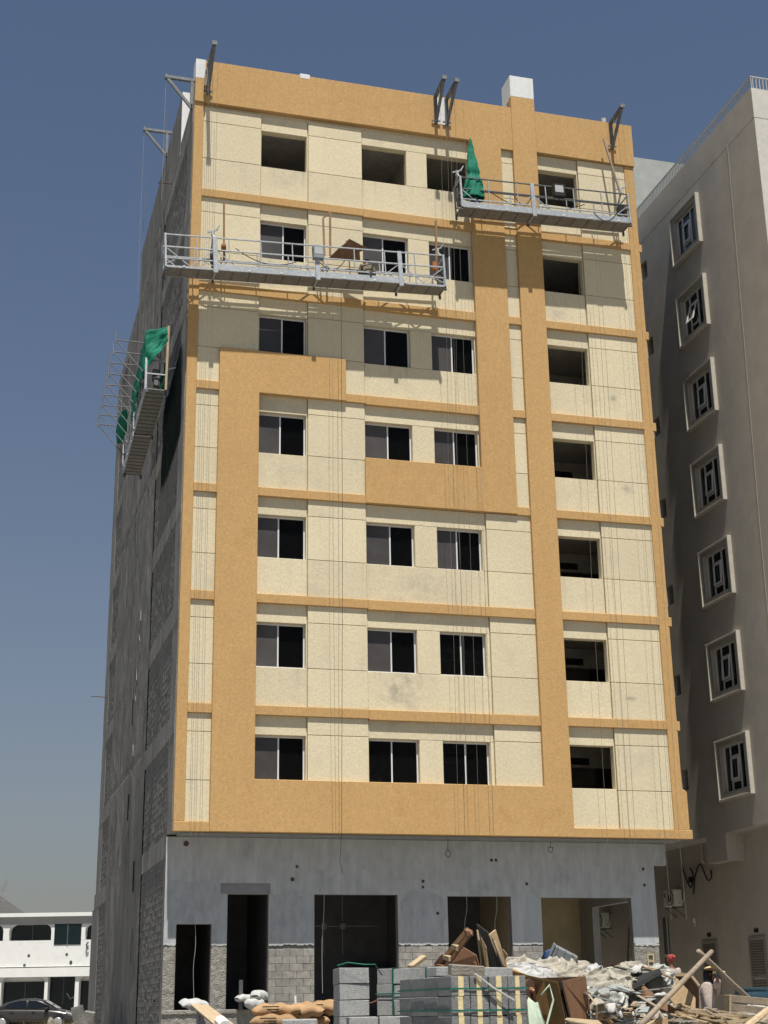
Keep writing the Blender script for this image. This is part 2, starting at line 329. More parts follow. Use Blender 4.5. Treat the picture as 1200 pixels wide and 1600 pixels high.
    def lathe(s, prof, c, n=16, ax='z'):
        vs = []; m = len(prof)
        for (r, h) in prof:
            for k in range(n):
                t = 2 * math.pi * k / n; a, b = r * math.cos(t), r * math.sin(t)
                q = {'z': (a, b, h), 'y': (a, h, b), 'x': (h, a, b)}[ax]
                vs.append((c[0] + q[0], c[1] + q[1], c[2] + q[2]))
        fs = [(i * n + k, i * n + (k + 1) % n, (i + 1) * n + (k + 1) % n, (i + 1) * n + k) for i in range(m - 1) for k in range(n)]
        fs += [tuple(range(n))[::-1], tuple((m - 1) * n + k for k in range(n))]
        return s.add(vs, fs)
    def wall(s, plane, a0, a1, z0, z1, holes, d0, d1, notches=()):
        """wall slab with rectangular holes. plane 'y': spans x, thickness d0..d1 in y; plane 'x': spans y, thickness in x"""
        A = sorted(set([a0, a1] + [h[i] for h in holes for i in (0, 1)])); Z = sorted(set([z0, z1] + [h[i] for h in holes for i in (2, 3)]))
        A = [t for t in A if a0 <= t <= a1]; Z = [t for t in Z if z0 <= t <= z1]
        def solid(i, j):
            if i < 0 or j < 0 or i >= len(A) - 1 or j >= len(Z) - 1: return False
            ca, cz = (A[i] + A[i + 1]) / 2, (Z[j] + Z[j + 1]) / 2
            return not any(h[0] < ca < h[1] and h[2] < cz < h[3] for h in holes)
        ids = {}
        vs = []; fs = []
        def v(i, j, d):
            k = (i, j, d)
            if k not in ids:
                ids[k] = len(vs); D = d1 if d else d0
                vs.append((A[i], D, Z[j]) if plane == 'y' else (D, A[i], Z[j]))
            return ids[k]
        for i in range(len(A) - 1):
            for j in range(len(Z) - 1):
                if not solid(i, j): continue
                fs.append((v(i, j, 0), v(i + 1, j, 0), v(i + 1, j + 1, 0), v(i, j + 1, 0)))
                fs.append((v(i, j + 1, 1), v(i + 1, j + 1, 1), v(i + 1, j, 1), v(i, j, 1)))
                for (di, dj, e) in ((-1, 0, ((0, 0), (0, 1))), (1, 0, ((1, 1), (1, 0))), (0, -1, ((1, 0), (0, 0))), (0, 1, ((0, 1), (1, 1)))):
                    if not solid(i + di, j + dj):
                        (p, q), (r, t) = e
                        fs.append((v(i + p, j + q, 0), v(i + r, j + t, 0), v(i + r, j + t, 1), v(i + p, j + q, 1)))
        return s.add(vs, fs)
    def build(s, name, m, parent=None, smooth=False, **k):
        me = bpy.data.meshes.new(name); me.from_pydata(s.v, [], s.f); me.update()
        bm = bmesh.new(); bm.from_mesh(me); bmesh.ops.recalc_face_normals(bm, faces=bm.faces); bm.to_mesh(me); bm.free()
        if smooth or s.smooth:
            for p in me.polygons: p.use_smooth = True
        me.materials.append(m)
        o = bpy.data.objects.new(name, me); col.objects.link(o)
        if parent is not None: o.parent = parent
        tag(o, **k); return o
def tag(o, label=None, cat=None, group=None, kind=None):
    if label: o['label'] = label
    if cat: o['category'] = cat
    if group: o['group'] = group
    if kind: o['kind'] = kind
    return o
def empty(name, label, cat, loc=(0, 0, 0), rot=(0, 0, 0), group=None):
    o = bpy.data.objects.new(name, None); col.objects.link(o); o.location = loc; o.rotation_euler = rot
    o.empty_display_size = .2
    return tag(o, label, cat, group)
def copy_tree(o, parent=None):
    c = o.copy(); col.objects.link(c)
    if parent is not None: c.parent = parent
    for ch in list(o.children): copy_tree(ch, c)
    return c
def share(o, name, parent, loc=(0, 0, 0)):
    c = bpy.data.objects.new(name, o.data); col.objects.link(c); c.parent = parent; c.location = loc
    return c
def fbm(p, o=4):
    return noise.fractal(Vector(p), 1.0, 2.0, o)
def curve(pts, n=6):
    """smooth line through the points"""
    p = [Vector(x) for x in pts]; out = []
    for i in range(len(p) - 1):
        a, b, c, d = p[max(0, i - 1)], p[i], p[i + 1], p[min(len(p) - 1, i + 2)]
        for k in range(n):
            t = k / n
            out.append(.5 * ((2 * b) + (c - a) * t + (2 * a - 5 * b + 4 * c - d) * t * t + (3 * b - a - 3 * c + d) * t ** 3))
    return out + [p[-1]]
def sag(p, q, d, n=10):
    p = Vector(p); q = Vector(q)
    return [p.lerp(q, i / n) - Vector((0, 0, d * 4 * (i / n) * (1 - i / n))) for i in range(n + 1)]

# ------------------------------------------------------------------ ground, hill
def gz(x, y): return 0.0
g = MB()
rs = [0, 20, 45, 70, 100, 160, 300, 700, 1600, 3500]
N = 48
vs = [(0, 0, 0)] + [(r * math.cos(2 * math.pi * k / N), r * math.sin(2 * math.pi * k / N), 0) for r in rs[1:] for k in range(N)]
fs = [(0, 1 + k, 1 + (k + 1) % N) for k in range(N)]
for i in range(len(rs) - 2):
    for k in range(N):
        a = 1 + i * N; b = a + N
        fs.append((a + k, b + k, b + (k + 1) % N, a + (k + 1) % N))
g.add(vs, fs); g.build('ground', SAND, kind='structure')

hb = MB()
def hill(u_, v_):
    x = -420 + 620 * u_; y = 760 + 420 * v_
    h = max(0., min(150., 87 - .6 * x)) * (1 + .025 * fbm((x * .03, y * .02, 1)))
    return (x, y, -3 + h * math.sin(math.pi * v_) ** .8 if 0 < v_ < 1 else -3)
hb.grid(hill, 70, 40); hb.build('hill', HILLM, smooth=True, kind='structure')

# ------------------------------------------------------------------ the new building
BLD = empty('apartment_building', 'unfinished ochre and cream apartment block with hanging work platforms', 'building')
FH = 3.3; Z0 = 5.65
def B(k): return Z0 + FH * k
def part(mb, name, m, parent=BLD, **k): return mb.build(name, m, parent, **k)
SILL, HEAD = 1.15, 2.47
WX = {1: (1.92, 3.42), 2: (5.30, 6.82), 3: (7.55, 9.0), 4: (11.47, 12.96)}
holes = []
for k in range(7):
    for wn, (a, b) in WX.items(): holes.append((a, b, B(k) + (SILL if k else 1.19), B(k) + HEAD))
part(MB().wall('y', -.075, 15.06, 5.6, 30.1, holes, .10, .30), 'facade_wall', CREAM)

def piece(x0, x1, z0, z1, y, g_=.009):
    part(MB().cbox(x0 + g_, x1 - g_, y, .103, z0 + g_, z1 - g_, .006), 'wall_panel', CREAM)
R3 = ((0, 1.14), (1.14, 2.5), (2.5, 3.03))
for k in range(7):
    b = B(k); low = 1.19 if k == 0 else 0
    # far left strip or wide panel
    for (r0, r1) in R3:
        wide = k > 4 or (k == 4 and r0 > .5)
        piece(-.005, 1.9 if wide else .69, b + r0, b + r1, 0)
    # first window bay
    if k not in (0, 4): piece(1.905, 3.45, b, b + SILL - .004, .06, .004)
    piece(1.905, 3.45, b + HEAD + .004, b + 3.03, .06, .004)
    part(MB().box(3.425, 3.446, .061, .103, b + SILL, b + HEAD), 'jamb_strip', CREAM)
    # second panel column
    for (r0, r1) in R3:
        if k == 0 and r0 < .5: continue
        x0 = 4.64 if (k == 4 and r0 < .5) else 3.46
        piece(x0, 5.28, b + (1.19 if k == 0 and r0 < 1.5 else r0), b + r1, 0)
    # double window bay
    xr = 9.12 if k < 3 else 9.04
    if k not in (0, 3): piece(5.285, xr, b, b + SILL - .004, .06, .004)
    piece(5.285, xr, b + HEAD + .004, b + 3.03, .06, .004)
    piece(6.824, 7.546, b + (SILL if k else 1.19), b + HEAD, .06, .004)
    if k < 3:
        piece(9.004, 9.12, b + (SILL if k else 1.19), b + HEAD, .06, .004)
        for (r0, r1) in R3:
            if k == 0 and r0 < .5: continue
            piece(9.13, 10.61, b + (1.19 if k == 0 and r0 < 1.5 else r0), b + r1, 0)
    else:
        for (r0, r1) in R3: piece(10.17, 10.61, b + r0, b + r1, 0)
    # fourth bay and the right hand panels
    piece(11.465, 12.99, b, b + (SILL if k else 1.19) - .004, .06, .004)
    piece(11.465, 12.99, b + HEAD + .004, b + 3.03, .06, .004)
    part(MB().box(12.964, 12.986, .061, .103, b + SILL, b + HEAD), 'jamb_strip', CREAM)
    for (r0, r1) in R3: piece(13.0, 14.76, b + r0, b + r1, 0)

def bev(o, w_=.012):
    m = o.modifiers.new('bevel', 'BEVEL'); m.width = w_; m.segments = 1; m.limit_method = 'ANGLE'; m.angle_limit = math.radians(40)
    return o
def shape(poly, y0, y1, name, m):
    return bev(part(MB().prism([(x, y0, z) for x, z in poly], (0, y1 - y0, 0)), name, m))
shape([(.68, 5.38), (11.47, 5.38), (11.47, 30.58), (10.6, 30.58), (10.6, 6.84), (1.92, 6.84), (1.92, 18.57), (4.65, 18.57), (4.65, 19.97), (.68, 19.97)], -.13, .103, 'ochre_surround', ORANGE)
shape([(5.25, 15.29), (10.17, 15.29), (10.17, 28.43), (10.62, 28.43), (10.62, 30.14), (.02, 30.17), (.02, 28.6), (9.03, 28.6), (9.03, 16.76), (5.25, 16.76)], -.10, .104, 'ochre_surround', ORANGE)
shape([(11.45, 28.5), (15.13, 28.48), (15.13, 30.13), (11.45, 30.13)], -.10, .105, 'parapet_panel', ORANGE)
shape([(-.31, 28.6), (.015, 28.6), (.015, 29.47), (-.31, 29.47)], -.102, .105, 'parapet_panel', ORANGE)
shape([(-.31, 29.474), (.015, 29.474), (.015, 30.2), (-.31, 30.2)], -.098, .105, 'parapet_stub', WHITEP)
part(MB().box(-.31, .3, .108, .45, 28.5, 30.19), 'parapet_back', WHITEP)
shape([(10.6, 30.584), (11.47, 30.584), (11.47, 31.43), (10.6, 31.43)], -.127, .70, 'column_stub', WHITEP)
part(MB().box(10.61, 11.46, .302, .69, 28.0, 30.58), 'column_back', WHITEP)
part(MB().cbox(7.9, 8.2, -.106, .0, 29.05, 30.10, .004), 'bare_patch', WHITEP)
part(MB().cbox(3.15, 3.5, -.106, .2, 30.03, 30.23, .02), 'bare_patch', WHITEP)
shape([(-.31, 5.654), (0, 5.654), (0, 28.597), (-.31, 28.597)], -.045, .113, 'corner_trim', ORANGE)
shape([(14.75, 5.654), (15.10, 5.654), (15.10, 28.478), (14.75, 28.478)], -.045, .113, 'corner_trim', ORANGE)
shape([(15.06, 5.654), (15.25, 5.654), (15.25, 6.78), (15.18, 6.85), (15.06, 6.86)], -.042, .16, 'corner_trim', ORANGE)
for x0, x1 in ((-.31, .69), (11.46, 15.32)):
    shape([(x0, 5.38), (x1, 5.38), (x1, 5.65), (x0, 5.65)], -.07, .106, 'base_moulding', ORANGE)
def band(x0, x1, k, lo=.285):
    z1 = B(k) - .004
    bev(part(MB().box(x0, x1, -.065, .106, z1 - lo + .01, z1), 'floor_band', ORANGE), .012)
for k in range(1, 7):
    if k <= 4: band(-.003, .69, k)
    if k <= 2: band(1.91, 5.29, k); band(5.292, 10.61, k, .315)
    if k == 3: band(1.91, 5.26, k)
    if k == 4: band(4.64, 5.29, k); band(5.292, 9.04, k, .315)
    if k >= 5: band(-.003, 5.29, k); band(5.292, 9.04, k, .315)
    if k >= 3: band(10.16, 10.61, k)
    band(11.46, 14.76, k)
    bev(part(MB().box(15.05, 15.19, -.055, .14, B(k) - .3, B(k) - .01), 'band_nose', ORANGE))

# windows: frame is the part, panes and sashes its sub-parts
def window(k, wn):
    x0, x1 = WX[wn]; z0 = B(k) + (SILL if k else 1.19); z1 = B(k) + HEAD
    t = .045; y0, y1 = .215, .275
    m = MB()
    m.box(x0 + .002, x1 - .002, y0, y1, z0 + .002, z0 + t); m.box(x0 + .002, x1 - .002, y0, y1, z1 - t, z1 - .002)
    m.box(x0 + .002, x0 + t * .7, y0 + .001, y1 - .001, z0 + t, z1 - t); m.box(x1 - t, x1 - .002, y0 + .001, y1 - .001, z0 + t, z1 - t)
    fr = part(m, 'window', ALU)
    xm = x0 + (x1 - x0) * (.485 + .025 * math.sin(k * 7.3 + wn * 2.9))
    part(MB().cbox(xm - .022, xm + .022, y0 - .004, y1 - .02, z0 + t, z1 - t, .004), 'sash_stile', ALU, fr)
    clear = (k, wn) in ((0, 2), (0, 3), (1, 3))
    part(MB().box(x0 + t * .7, xm - .022, .228, .236, z0 + t, z1 - t), 'pane', GLASS if clear else FILM, fr)
    part(MB().box(xm + .022, x1 - t, .248, .256, z0 + t, z1 - t), 'pane', GLASS, fr)
    if not clear:
        part(MB().box(x0 + .004, x0 + .03, .208, .214, (z0 + z1) / 2 - .03, (z0 + z1) / 2 + .05), 'latch', ALU, fr)
for k in range(6):
    for wn in (1, 2, 3): window(k, wn)

# interior: slabs, partitions, beams
for k in range(8):
    part(MB().box(-.07, 14.94, .305, 21.9, B(k) - .27, B(k) - .02), 'floor_slab', INTER)
    if k < 7:
        part(MB().box(-.07, 14.94, 6.0, 6.15, B(k) - .015, B(k) + 3.02), 'inner_wall', INTER)
        for xx in (4.5, 7.1, 10.2):
            part(MB().box(xx, xx + .12, .31, 5.99, B(k) - .015, B(k) + 3.02), 'inner_wall', INTER)
        part(MB().box(7.3, 14.5, 3.4, 3.55, B(k) + 2.35, B(k) + 3.0), 'bulkhead', INTER)
        part(MB().box(11.6, 13.6, 3.385, 3.398, B(k) + 2.02 + .42, B(k) + 2.66), 'vent_grille', BLACK)
        part(MB().box(7.7, 9.6, 3.385, 3.398, B(k) + 2.44, B(k) + 2.66), 'vent_grille', BLACK)

# other outer walls
part(MB().box(14.95, 15.05, .305, 22.98, 5.6, 28.9), 'right_wall', RAWC)
part(MB().box(-.07, 14.94, 22.6, 22.9, .0, 27.6), 'rear_wall', RAWC)
part(MB().box(-.06, 15.04, .115, 22.28, 5.352, 5.372), 'soffit', SOFFIT)

# ---- raw left side: frame of beams and columns, block infill, smeared shear wall
def beamz(k): return B(k) - .85, B(k) - .25
for k in range(0, 8):
    a, b = beamz(k)
    part(MB().cbox(-.335, -.08, .115 if k else 1.24, 6.95, a, b, .01), 'concrete_beam', RAWB)
    part(MB().cbox(-.335, -.08, 18.45, 22.98 if k else 23.6, a, b, .01), 'concrete_beam', RAWB)
for (a, b, x) in ((.113, 1.25, -.328), (21.3, 23.1, -.332)):
    for k in range(-1, 7):
        z0 = 0 if k < 0 else B(k) - .25; z1 = beamz(k + 1)[0]
        part(MB().cbox(x, -.08, 1.232 if k < 0 and a < 1 else a, 1.5 if k < 0 and a < 1 else b + (1.3 if k < 0 and a > 20 else 0), z0, z1, .008), 'concrete_column', RAWB)
sm = MB()
def shear(u_, v_):
    y = 6.9 + 11.6 * u_; z = 28.6 * v_
    d = .016 * fbm((y * 1.3, z * .45, 3)) + .012 * fbm((y * 6, z * 1.5, 8)) + .010 * noise.noise((y * .4, z * .18, 2))
    s = (z - 2.2) % 3.3
    if s < .05: d -= .02
    for yy in (9.3, 12.1, 15.0):
        if abs(y - yy) < .08: d -= .02
    ramp_ = min(1, min(u_, 1 - u_) * 30)
    return (-.345 - d * 1.5 * ramp_, y, z)
sm.grid(shear, 100, 240); part(sm, 'shear_wall', SHEARC, smooth=True)
part(MB().box(-.299, -.09, 1.26, 21.6, 0, 28.45), 'block_backing', MORTAR)
bk = MB(); rb = random.Random(3)
def infill(mb, y0, y1, z0, z1, row0=0):
    z = z0 + .005; r = row0
    while z + .1 < z1:
        h = min(.192, z1 - z - .004)
        y = y0 + (0 if r % 2 else -.2)
        while y < y1:
            a, b = max(y0, y) + .006, min(y1, y + .4) - .006
            if b - a > .06 and rb.random() > .012:
                t = -.312 - rb.random() * .006
                tw = rb.uniform(-.003, .003)
                mb.add([(t, a, z), (t - tw, b, z), (-.285, b, z), (-.285, a, z), (t + .004, a, z + h), (t - tw + .004, b, z + h), (-.285, b, z + h), (-.285, a, z + h)],
                       [(3, 2, 1, 0), (4, 5, 6, 7), (0, 1, 5, 4), (1, 2, 6, 5), (2, 3, 7, 6), (3, 0, 4, 7)])
            y += .4
        z += .2; r += 1
for k in range(-1, 7):
    z0 = .05 if k < 0 else B(k) - .25; z1 = beamz(k + 1)[0]
    infill(bk, 1.25, 6.9, z0, z1); infill(bk, 18.5, 21.3, z0, z1)
part(bk, 'block_infill', BLOCKC, kind='stuff')
# lumps of mortar squeezed from the joints and smeared down the wall
lm = MB()
for i in range(700):
    y = rb.uniform(1.3, 6.8) if rb.random() < .7 else rb.uniform(18.6, 21.2); z = rb.uniform(.3, 28)
    h = rb.uniform(.015, .035); wd = rb.uniform(.04, .2)
    z = .2 * round(z / .2) + .0
    lm.obox((-.314, y, z), ((1, 0, 0), (0, 1, .1), (0, -.1, 1)), (.006, wd, h))
part(lm, 'mortar_smear', RAWC, kind='stuff')
for (y, z) in ((10.2, 11.0), (9.6, 13.0), (10.4, 8.4), (8.6, 2.2), (10.8, 6.2)):
    part(MB().tube([(-.37, y, z), (-.39, y + .1, z + .35), (-.38, y - .15, z + .7), (-.37, y, z + 1.1)], .016), 'conduit_stub', RAWB)
for (y, z, h) in ((8.7, 4.4, 1.0), (11.2, 7.0, .9), (11.0, 10.3, .9)):
    part(MB().box(-.40, -.36, y - .03, y + .03, z, z + h), 'open_chase', BLACK)
# parapets and roof tower along the left side
part(MB().cbox(-.33, -.08, .115, 3.0, 28.455, 28.92, .01), 'side_parapet', RAWC)
part(MB().cbox(-.332, -.08, 3.02, 15.0, 28.6, 31.0, .012), 'tower_side', RAWC)
part(MB().cbox(-.33, 3.4, 3.0, 3.2, 28.46, 30.98, .01), 'tower_front', WHITEP)
part(MB().box(-.079, 3.3, 3.2, 14.9, 28.46, 30.9), 'tower_core', RAWC)
part(MB().cbox(-.33, -.08, 15.01, 19.5, 28.5, 28.75, .01), 'side_parapet', RAWC)
for i in range(26):
    y = rb.uniform(3.3, 21); z = 31.0 if y < 15 else 28.7
    part(MB().tube([(-.2, y, z - .05), (-.2 + rb.uniform(-.05, .05), y + rb.uniform(-.05, .05), z + rb.uniform(.1, .3))], .012, 4), 'rebar_stub', RUST)
part(MB().tube([(-.33, 21.6, 13.4), (-1.0, 21.8, 13.45)], .018, 5), 'rebar_stub', RUST)
part(MB().tube([(-.33, 5.0, 28.5), (-.85, 5.0, 28.48)], .018, 5), 'rebar_stub', RUST)

# ---- ground floor, set back under the overhang
GO = [(0.0, .97, .74, 2.98), (1.41, 2.57, .74, 3.79), (3.89, 6.34, .30, 3.79), (7.85, 9.8, .30, 3.76), (10.75, 13.64, .30, 3.73)]
part(MB().wall('y', -.33, 14.45, 0, 5.345, GO, 1.0, 1.22), 'ground_floor_wall', MORTAR)
GO2 = [(a - .004, b + .004, c - .5, d + .004) for (a, b, c, d) in GO]
sk = part(MB().wall('y', -.345, 14.46, 2.43, 5.343, GO2, .978, 1.003), 'skim_coat', GREYP)
part(MB().cbox(14.462, 14.88, .98, 1.25, 4.7, 5.34, .008), 'corbel', GREYP)
part(MB().box(1.2, 2.62, .974, .98, 3.80, 4.09), 'damp_patch', GREYD)
def skimpatch(pts, m, y=.9755):
    part(MB().prism([(x, y, z) for x, z in pts], (0, .004, 0)), 'skim_patch', m)
skimpatch([(-.33, 2.42), (-.02, 2.42), (-.02, 3.0), (.98, 3.0), (.98, 2.42), (1.38, 2.42), (1.38, 3.78), (1.19, 3.79), (1.19, 4.05), (.6, 4.10), (-.33, 4.16)], GREYP2)
skimpatch([(2.6, 2.43), (3.86, 2.43), (3.86, 3.7), (3.1, 3.8), (2.64, 3.76)], GREYP2)
skimpatch([(6.45, 2.42), (7.7, 2.42), (7.74, 3.7), (7.2, 3.95), (6.7, 3.92), (6.42, 3.6)], GREYP2)
skimpatch([(9.85, 2.42), (10.6, 2.42), (10.62, 3.8), (9.95, 3.9)], GREYP3)
skimpatch([(13.7, 2.36), (14.38, 2.36), (14.4, 4.4), (13.95, 4.5), (13.68, 3.8)], GREYP3)

for (a, b, z) in ((-.34, -.01, 2.42), (.98, 1.4, 2.42), (2.58, 3.87, 2.42), (6.35, 7.84, 2.41), (9.81, 10.74, 2.41), (13.66, 14.46, 2.36)):
    o = MB(); n_ = max(6, int((b - a) * 16))
    pts = [(a + (b - a) * i / n_, z + rb.uniform(-.03, .025)) for i in range(n_ + 1)]
    th = .05
    o.prism([(x, .966, q) for x, q in pts] + [(x, .966, q + th) for x, q in pts[::-1]], (0, .014, 0))
    part(o, 'plaster_edge', GREYP)
def roughpier(x0, x1, z0, z1):
    m = MB(); nx = max(3, int((x1 - x0) / .035)); nz_ = int((z1 - z0) / .035)
    def fn(u_, v_):
        x = x0 + (x1 - x0) * u_; z = z0 + (z1 - z0) * v_
        e = 0 if u_ in (0, 1) else 1
        return (x, .984 - .016 * e * (.5 + fbm((x * 6, z * 6, 5))) + (1 - e) * .018, z)
    m.grid(fn, nx, nz_); part(m, 'render_coat', RENDER_)
for a in ((-.34, 0, .72, 2.40), (.972, 1.408, .72, 2.40), (13.645, 14.455, 0, 2.33)): roughpier(*a)
def blockpier(x0, x1, z0, z1):
    z = z0; r = 0
    while z < z1 - .06:
        h = min(.192, z1 - z); x = x0 - (.2 if r % 2 else 0)
        while x < x1:
            a, b = max(x0 + .004, x), min(x1 - .004, x + .392)
            if b - a > .04:
                d = rb.uniform(0, .008)
                part(MB().cbox(a, b, .968 - d, 1.003, z, z + h, .006), 'block', PIERB)
            x += .4
        z += .2; r += 1
blockpier(2.58, 3.88, .72, 2.36); blockpier(6.35, 7.84, .0, 2.36); blockpier(9.81, 10.74, .0, 2.36)
roughpier(-.345, 3.885, 0, .715)
part(MB().cbox(-.34, 3.89, .93, 1.002, .62, .735, .02), 'door_sill', RENDER_)
# pipe holes with their dark sleeves, stubs of cable in the soffit
for (u, v, r) in ((291, 1318, .10), (464, 1354, .055), (457, 1374, .075), (661, 1377, .06), (661, 1386, .05), (684, 1427, .06), (768, 1344, .06), (775, 1344, .06), (823, 1381, .06), (1005, 1358, .06), (1007, 1383, .06)):
    p = ony(u, v, .97); r *= .8
    part(MB().lathe([(r, -.004), (r * .96, .002), (r * .8, .004)], (p.x, .974, p.z), 9, 'y'), 'pipe_hole', PLYD)
# rooms behind the openings
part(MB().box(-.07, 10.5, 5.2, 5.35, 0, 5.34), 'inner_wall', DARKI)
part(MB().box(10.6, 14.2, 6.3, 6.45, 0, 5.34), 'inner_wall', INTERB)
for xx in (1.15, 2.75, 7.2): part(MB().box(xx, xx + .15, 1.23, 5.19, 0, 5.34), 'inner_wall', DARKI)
part(MB().box(10.3, 10.45, 1.23, 6.29, 0, 5.34), 'inner_wall', INTERB)
part(MB().box(-.07, 10.45, 1.225, 5.19, .0, .28), 'room_floor', INTER)
part(MB().box(10.46, 14.2, 1.225, 6.29, .0, .28), 'room_floor', INTER)
part(MB().wall('x', 1.225, 6.5, 0, 5.34, [(1.75, 5.25, .29, 3.74)], 14.2, 14.44), 'right_ground_wall', GREYP)
part(MB().wall('x', 6.52, 22, 0, 5.34, [], 14.2, 14.44), 'right_ground_wall', RAWC)
part(MB().wall('x', 1.31, 22.2, 0, 5.1, [], -.27, -.1), 'side_core', RAWC)
# conduits roughed in on the back wall of the third opening
c = MB()
m_ = MB().tube([(3.6, 5.18, 3.15), (6.9, 5.18, 3.15)], .02)
part(m_, 'conduit', CABLEL)
for xx in (5.15, 5.75):
    part(MB().tube([(xx, 5.17, 4.2), (xx, 5.17, 2.3)], .02), 'conduit', CABLEL)
    part(MB().cbox(xx - .09, xx + .09, 5.12, 5.19, 3.06, 3.24, .01), 'junction_box', CABLEL)
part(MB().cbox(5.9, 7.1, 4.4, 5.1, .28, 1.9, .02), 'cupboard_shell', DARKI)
# yellow socket frame on the right hand pier
m = MB()
p = ony(1017, 1502, .94); wx, hz = .11, .21
m.box(p.x - wx, p.x + wx, .93, .975, p.z + hz - .04, p.z + hz); m.box(p.x - wx, p.x + wx, .93, .975, p.z - hz, p.z - hz + .04); m.box(p.x - wx, p.x + wx, .93, .975, p.z - .02, p.z + .02)
m.box(p.x - wx, p.x - wx + .04, .932, .973, p.z - hz + .04, p.z + hz - .04); m.box(p.x + wx - .04, p.x + wx, .932, .973, p.z - hz + .04, p.z + hz - .04)
part(m, 'socket_frame', YELL)

# ------------------------------------------------------------------ the neighbouring building on the right
NB = empty('neighbour_building', 'finished grey apartment block with framed square windows at the right edge', 'building', (0, 0, 0))
NX = 18.15; NY = -3.15; NT = 30.18
wins = [28.53, 25.27, 22.0, 18.76, 15.5, 12.25, 8.94]
nh = [(1.30, 2.85, zt - 1.75, zt - .22) for zt in wins]
niche = [27.78, 24.53, 21.22, 17.99, 14.69, 11.38, 8.05]
nh += [(5.45, 5.95, z - .36, z + .36) for z in niche]
part(MB().wall('x', NY, 24, 5.97, 29.0, nh, NX, NX + .35), 'side_wall', NEIGH, NB)
part(MB().wall('x', NY, 24, 29.025, NT, [], NX, NX + .35), 'parapet_wall', NEIGH, NB)
part(MB().wall('x', NY + .01, 23.9, 28.995, 29.03, [], NX + .02, NX + .3), 'shadow_joint', GREYD, NB)
part(MB().wall('y', NX + .003, 36, 0, 29.0, [], NY - .012, NY + .3), 'front_wall', NEIGHF, NB)
part(MB().wall('y', NX + .003, 36, 29.025, NT - .003, [], NY - .012, NY + .3), 'front_parapet', NEIGHF, NB)
part(MB().box(NX + .36, 36, NY + .31, 24, 29.1, 29.4), 'roof_slab', INTER, NB)
part(MB().box(NX + .36, 36, 23.8, 24, 0, 29.1), 'rear_wall', NEIGH, NB)
for z in niche:
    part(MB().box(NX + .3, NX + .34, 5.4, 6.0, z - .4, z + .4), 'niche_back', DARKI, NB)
for i, zt in enumerate(wins):
    y0, y1, z0, z1 = 1.0, 3.15, zt - 1.99, zt + .0
    m = MB(); t = .17; xo = NX - .15; xi = NX + .004
    m.cbox(xo, xi, y0, y0 + t, z0, z1, .012); m.cbox(xo, xi, y1 - t, y1, z0, z1, .012)
    m.cbox(xo + .003, xi, y0 + t, y1 - t, z1 - t, z1 - .003, .012); m.cbox(xo + .003, xi, y0 + t, y1 - t, z0 + .003, z0 + t, .012)
    tt = .065; m = MB()
    m.cbox(xo, xi, y0, y0 + tt, z0, z1, .008); m.cbox(xo, xi, y1 - tt, y1, z0, z1, .008)
    m.cbox(xo + .003, xi, y0 + tt, y1 - tt, z1 - tt, z1 - .003, .008); m.cbox(xo + .003, xi, y0 + tt, y1 - tt, z0 + .003, z0 + tt, .008)
    fr = part(m, 'window', NTRIM, NB)
    m = MB(); xo2 = NX - .09; e = .004
    m.box(xo2, xi, y0 + tt - e, y0 + .30, z0 + tt, z1 - tt); m.box(xo2, xi, y1 - .25, y1 - tt + e, z0 + tt, z1 - tt)
    m.box(xo2 + .002, xi, y0 + .30, y1 - .25, z1 - .22, z1 - tt + e); m.box(xo2 + .002, xi, y0 + .30, y1 - .25, z0 + tt - e, z0 + .24)
    part(m, 'inner_surround', NTRIMI, fr)
    # window joinery set back in the opening
    a0, a1, b0, b1 = 1.30, 2.85, zt - 1.75, zt - .22
    j = MB(); X0, X1 = NX + .03, NX + .09
    j.box(X0, X1, a0, a1, b0, b0 + .06); j.box(X0, X1, a0, a1, b1 - .06, b1)
    for yy in (a0, a0 + .5, a0 + 1.1, a1 - .06): j.box(X0 + .001, X1 - .001, yy, yy + .06, b0 + .06, b1 - .06)
    part(j, 'joinery', WFRAME, fr)
    part(MB().box(X0 + .03, X0 + .036, a0 + .06, a1 - .06, b0 + .06, b1 - .06), 'pane', TINTG, fr)
    s = MB(); ya, yb = a0 + .56, a0 + 1.1
    for (za, zb) in ((b1 - .42, b1 - .36), (b0 + .30, b0 + .36)): part(MB().box(X0 - .005, X1 - .012, ya, yb, za, zb), 'transom', WFRAME, fr)
    # opened or closed centre sash
    op = {1: 16, 5: 3}.get(i, 2)
    sa = MB(); h = b1 - .42 - (b0 + .36)
    for (p0, p1, q0, q1) in ((ya, yb, 0, .07), (ya, yb, h - .07, h), (ya, ya + .07, .07, h - .07), (yb - .07, yb, .07, h - .07)):
        sa.box(-.03, 0.004, p0, p1, -h + q0, -h + q1)
    so_ = part(sa, 'casement', WFRAME, fr); so_.location = (X0 - .006, 0, b1 - .42); so_.rotation_euler = (0, math.radians(op), 0)
# downpipe like joint line and roof railing
part(MB().tube([(NX - .004, -1.3, 29.1), (NX - .004, -1.1, 22), (NX - .004, -.9, 15.7), (NX - .004, -.75, 6.2)], .006, 5), 'lightning_wire', NTRIM, NB)
rl = MB()
y = NY + .06
rb = random.Random(5)
while y < 9.0:
    rl.box(NX + .06, NX + .09, y, y + .03, NT, NT + .48); y += .125
x = NX + .12
while x < 26:
    rl.box(x, x + .035, NY + .06, NY + .09, NT, NT + .48); x += .13
part(rl, 'railing_bars', RAIL, NB, kind='stuff')
part(MB().box(NX + .05, NX + .10, NY + .05, 9.0, NT + .48, NT + .53), 'handrail', RAIL, NB)
part(MB().box(NX + .102, 26, NY + .05, NY + .10, NT + .481, NT + .529), 'handrail', RAIL, NB)
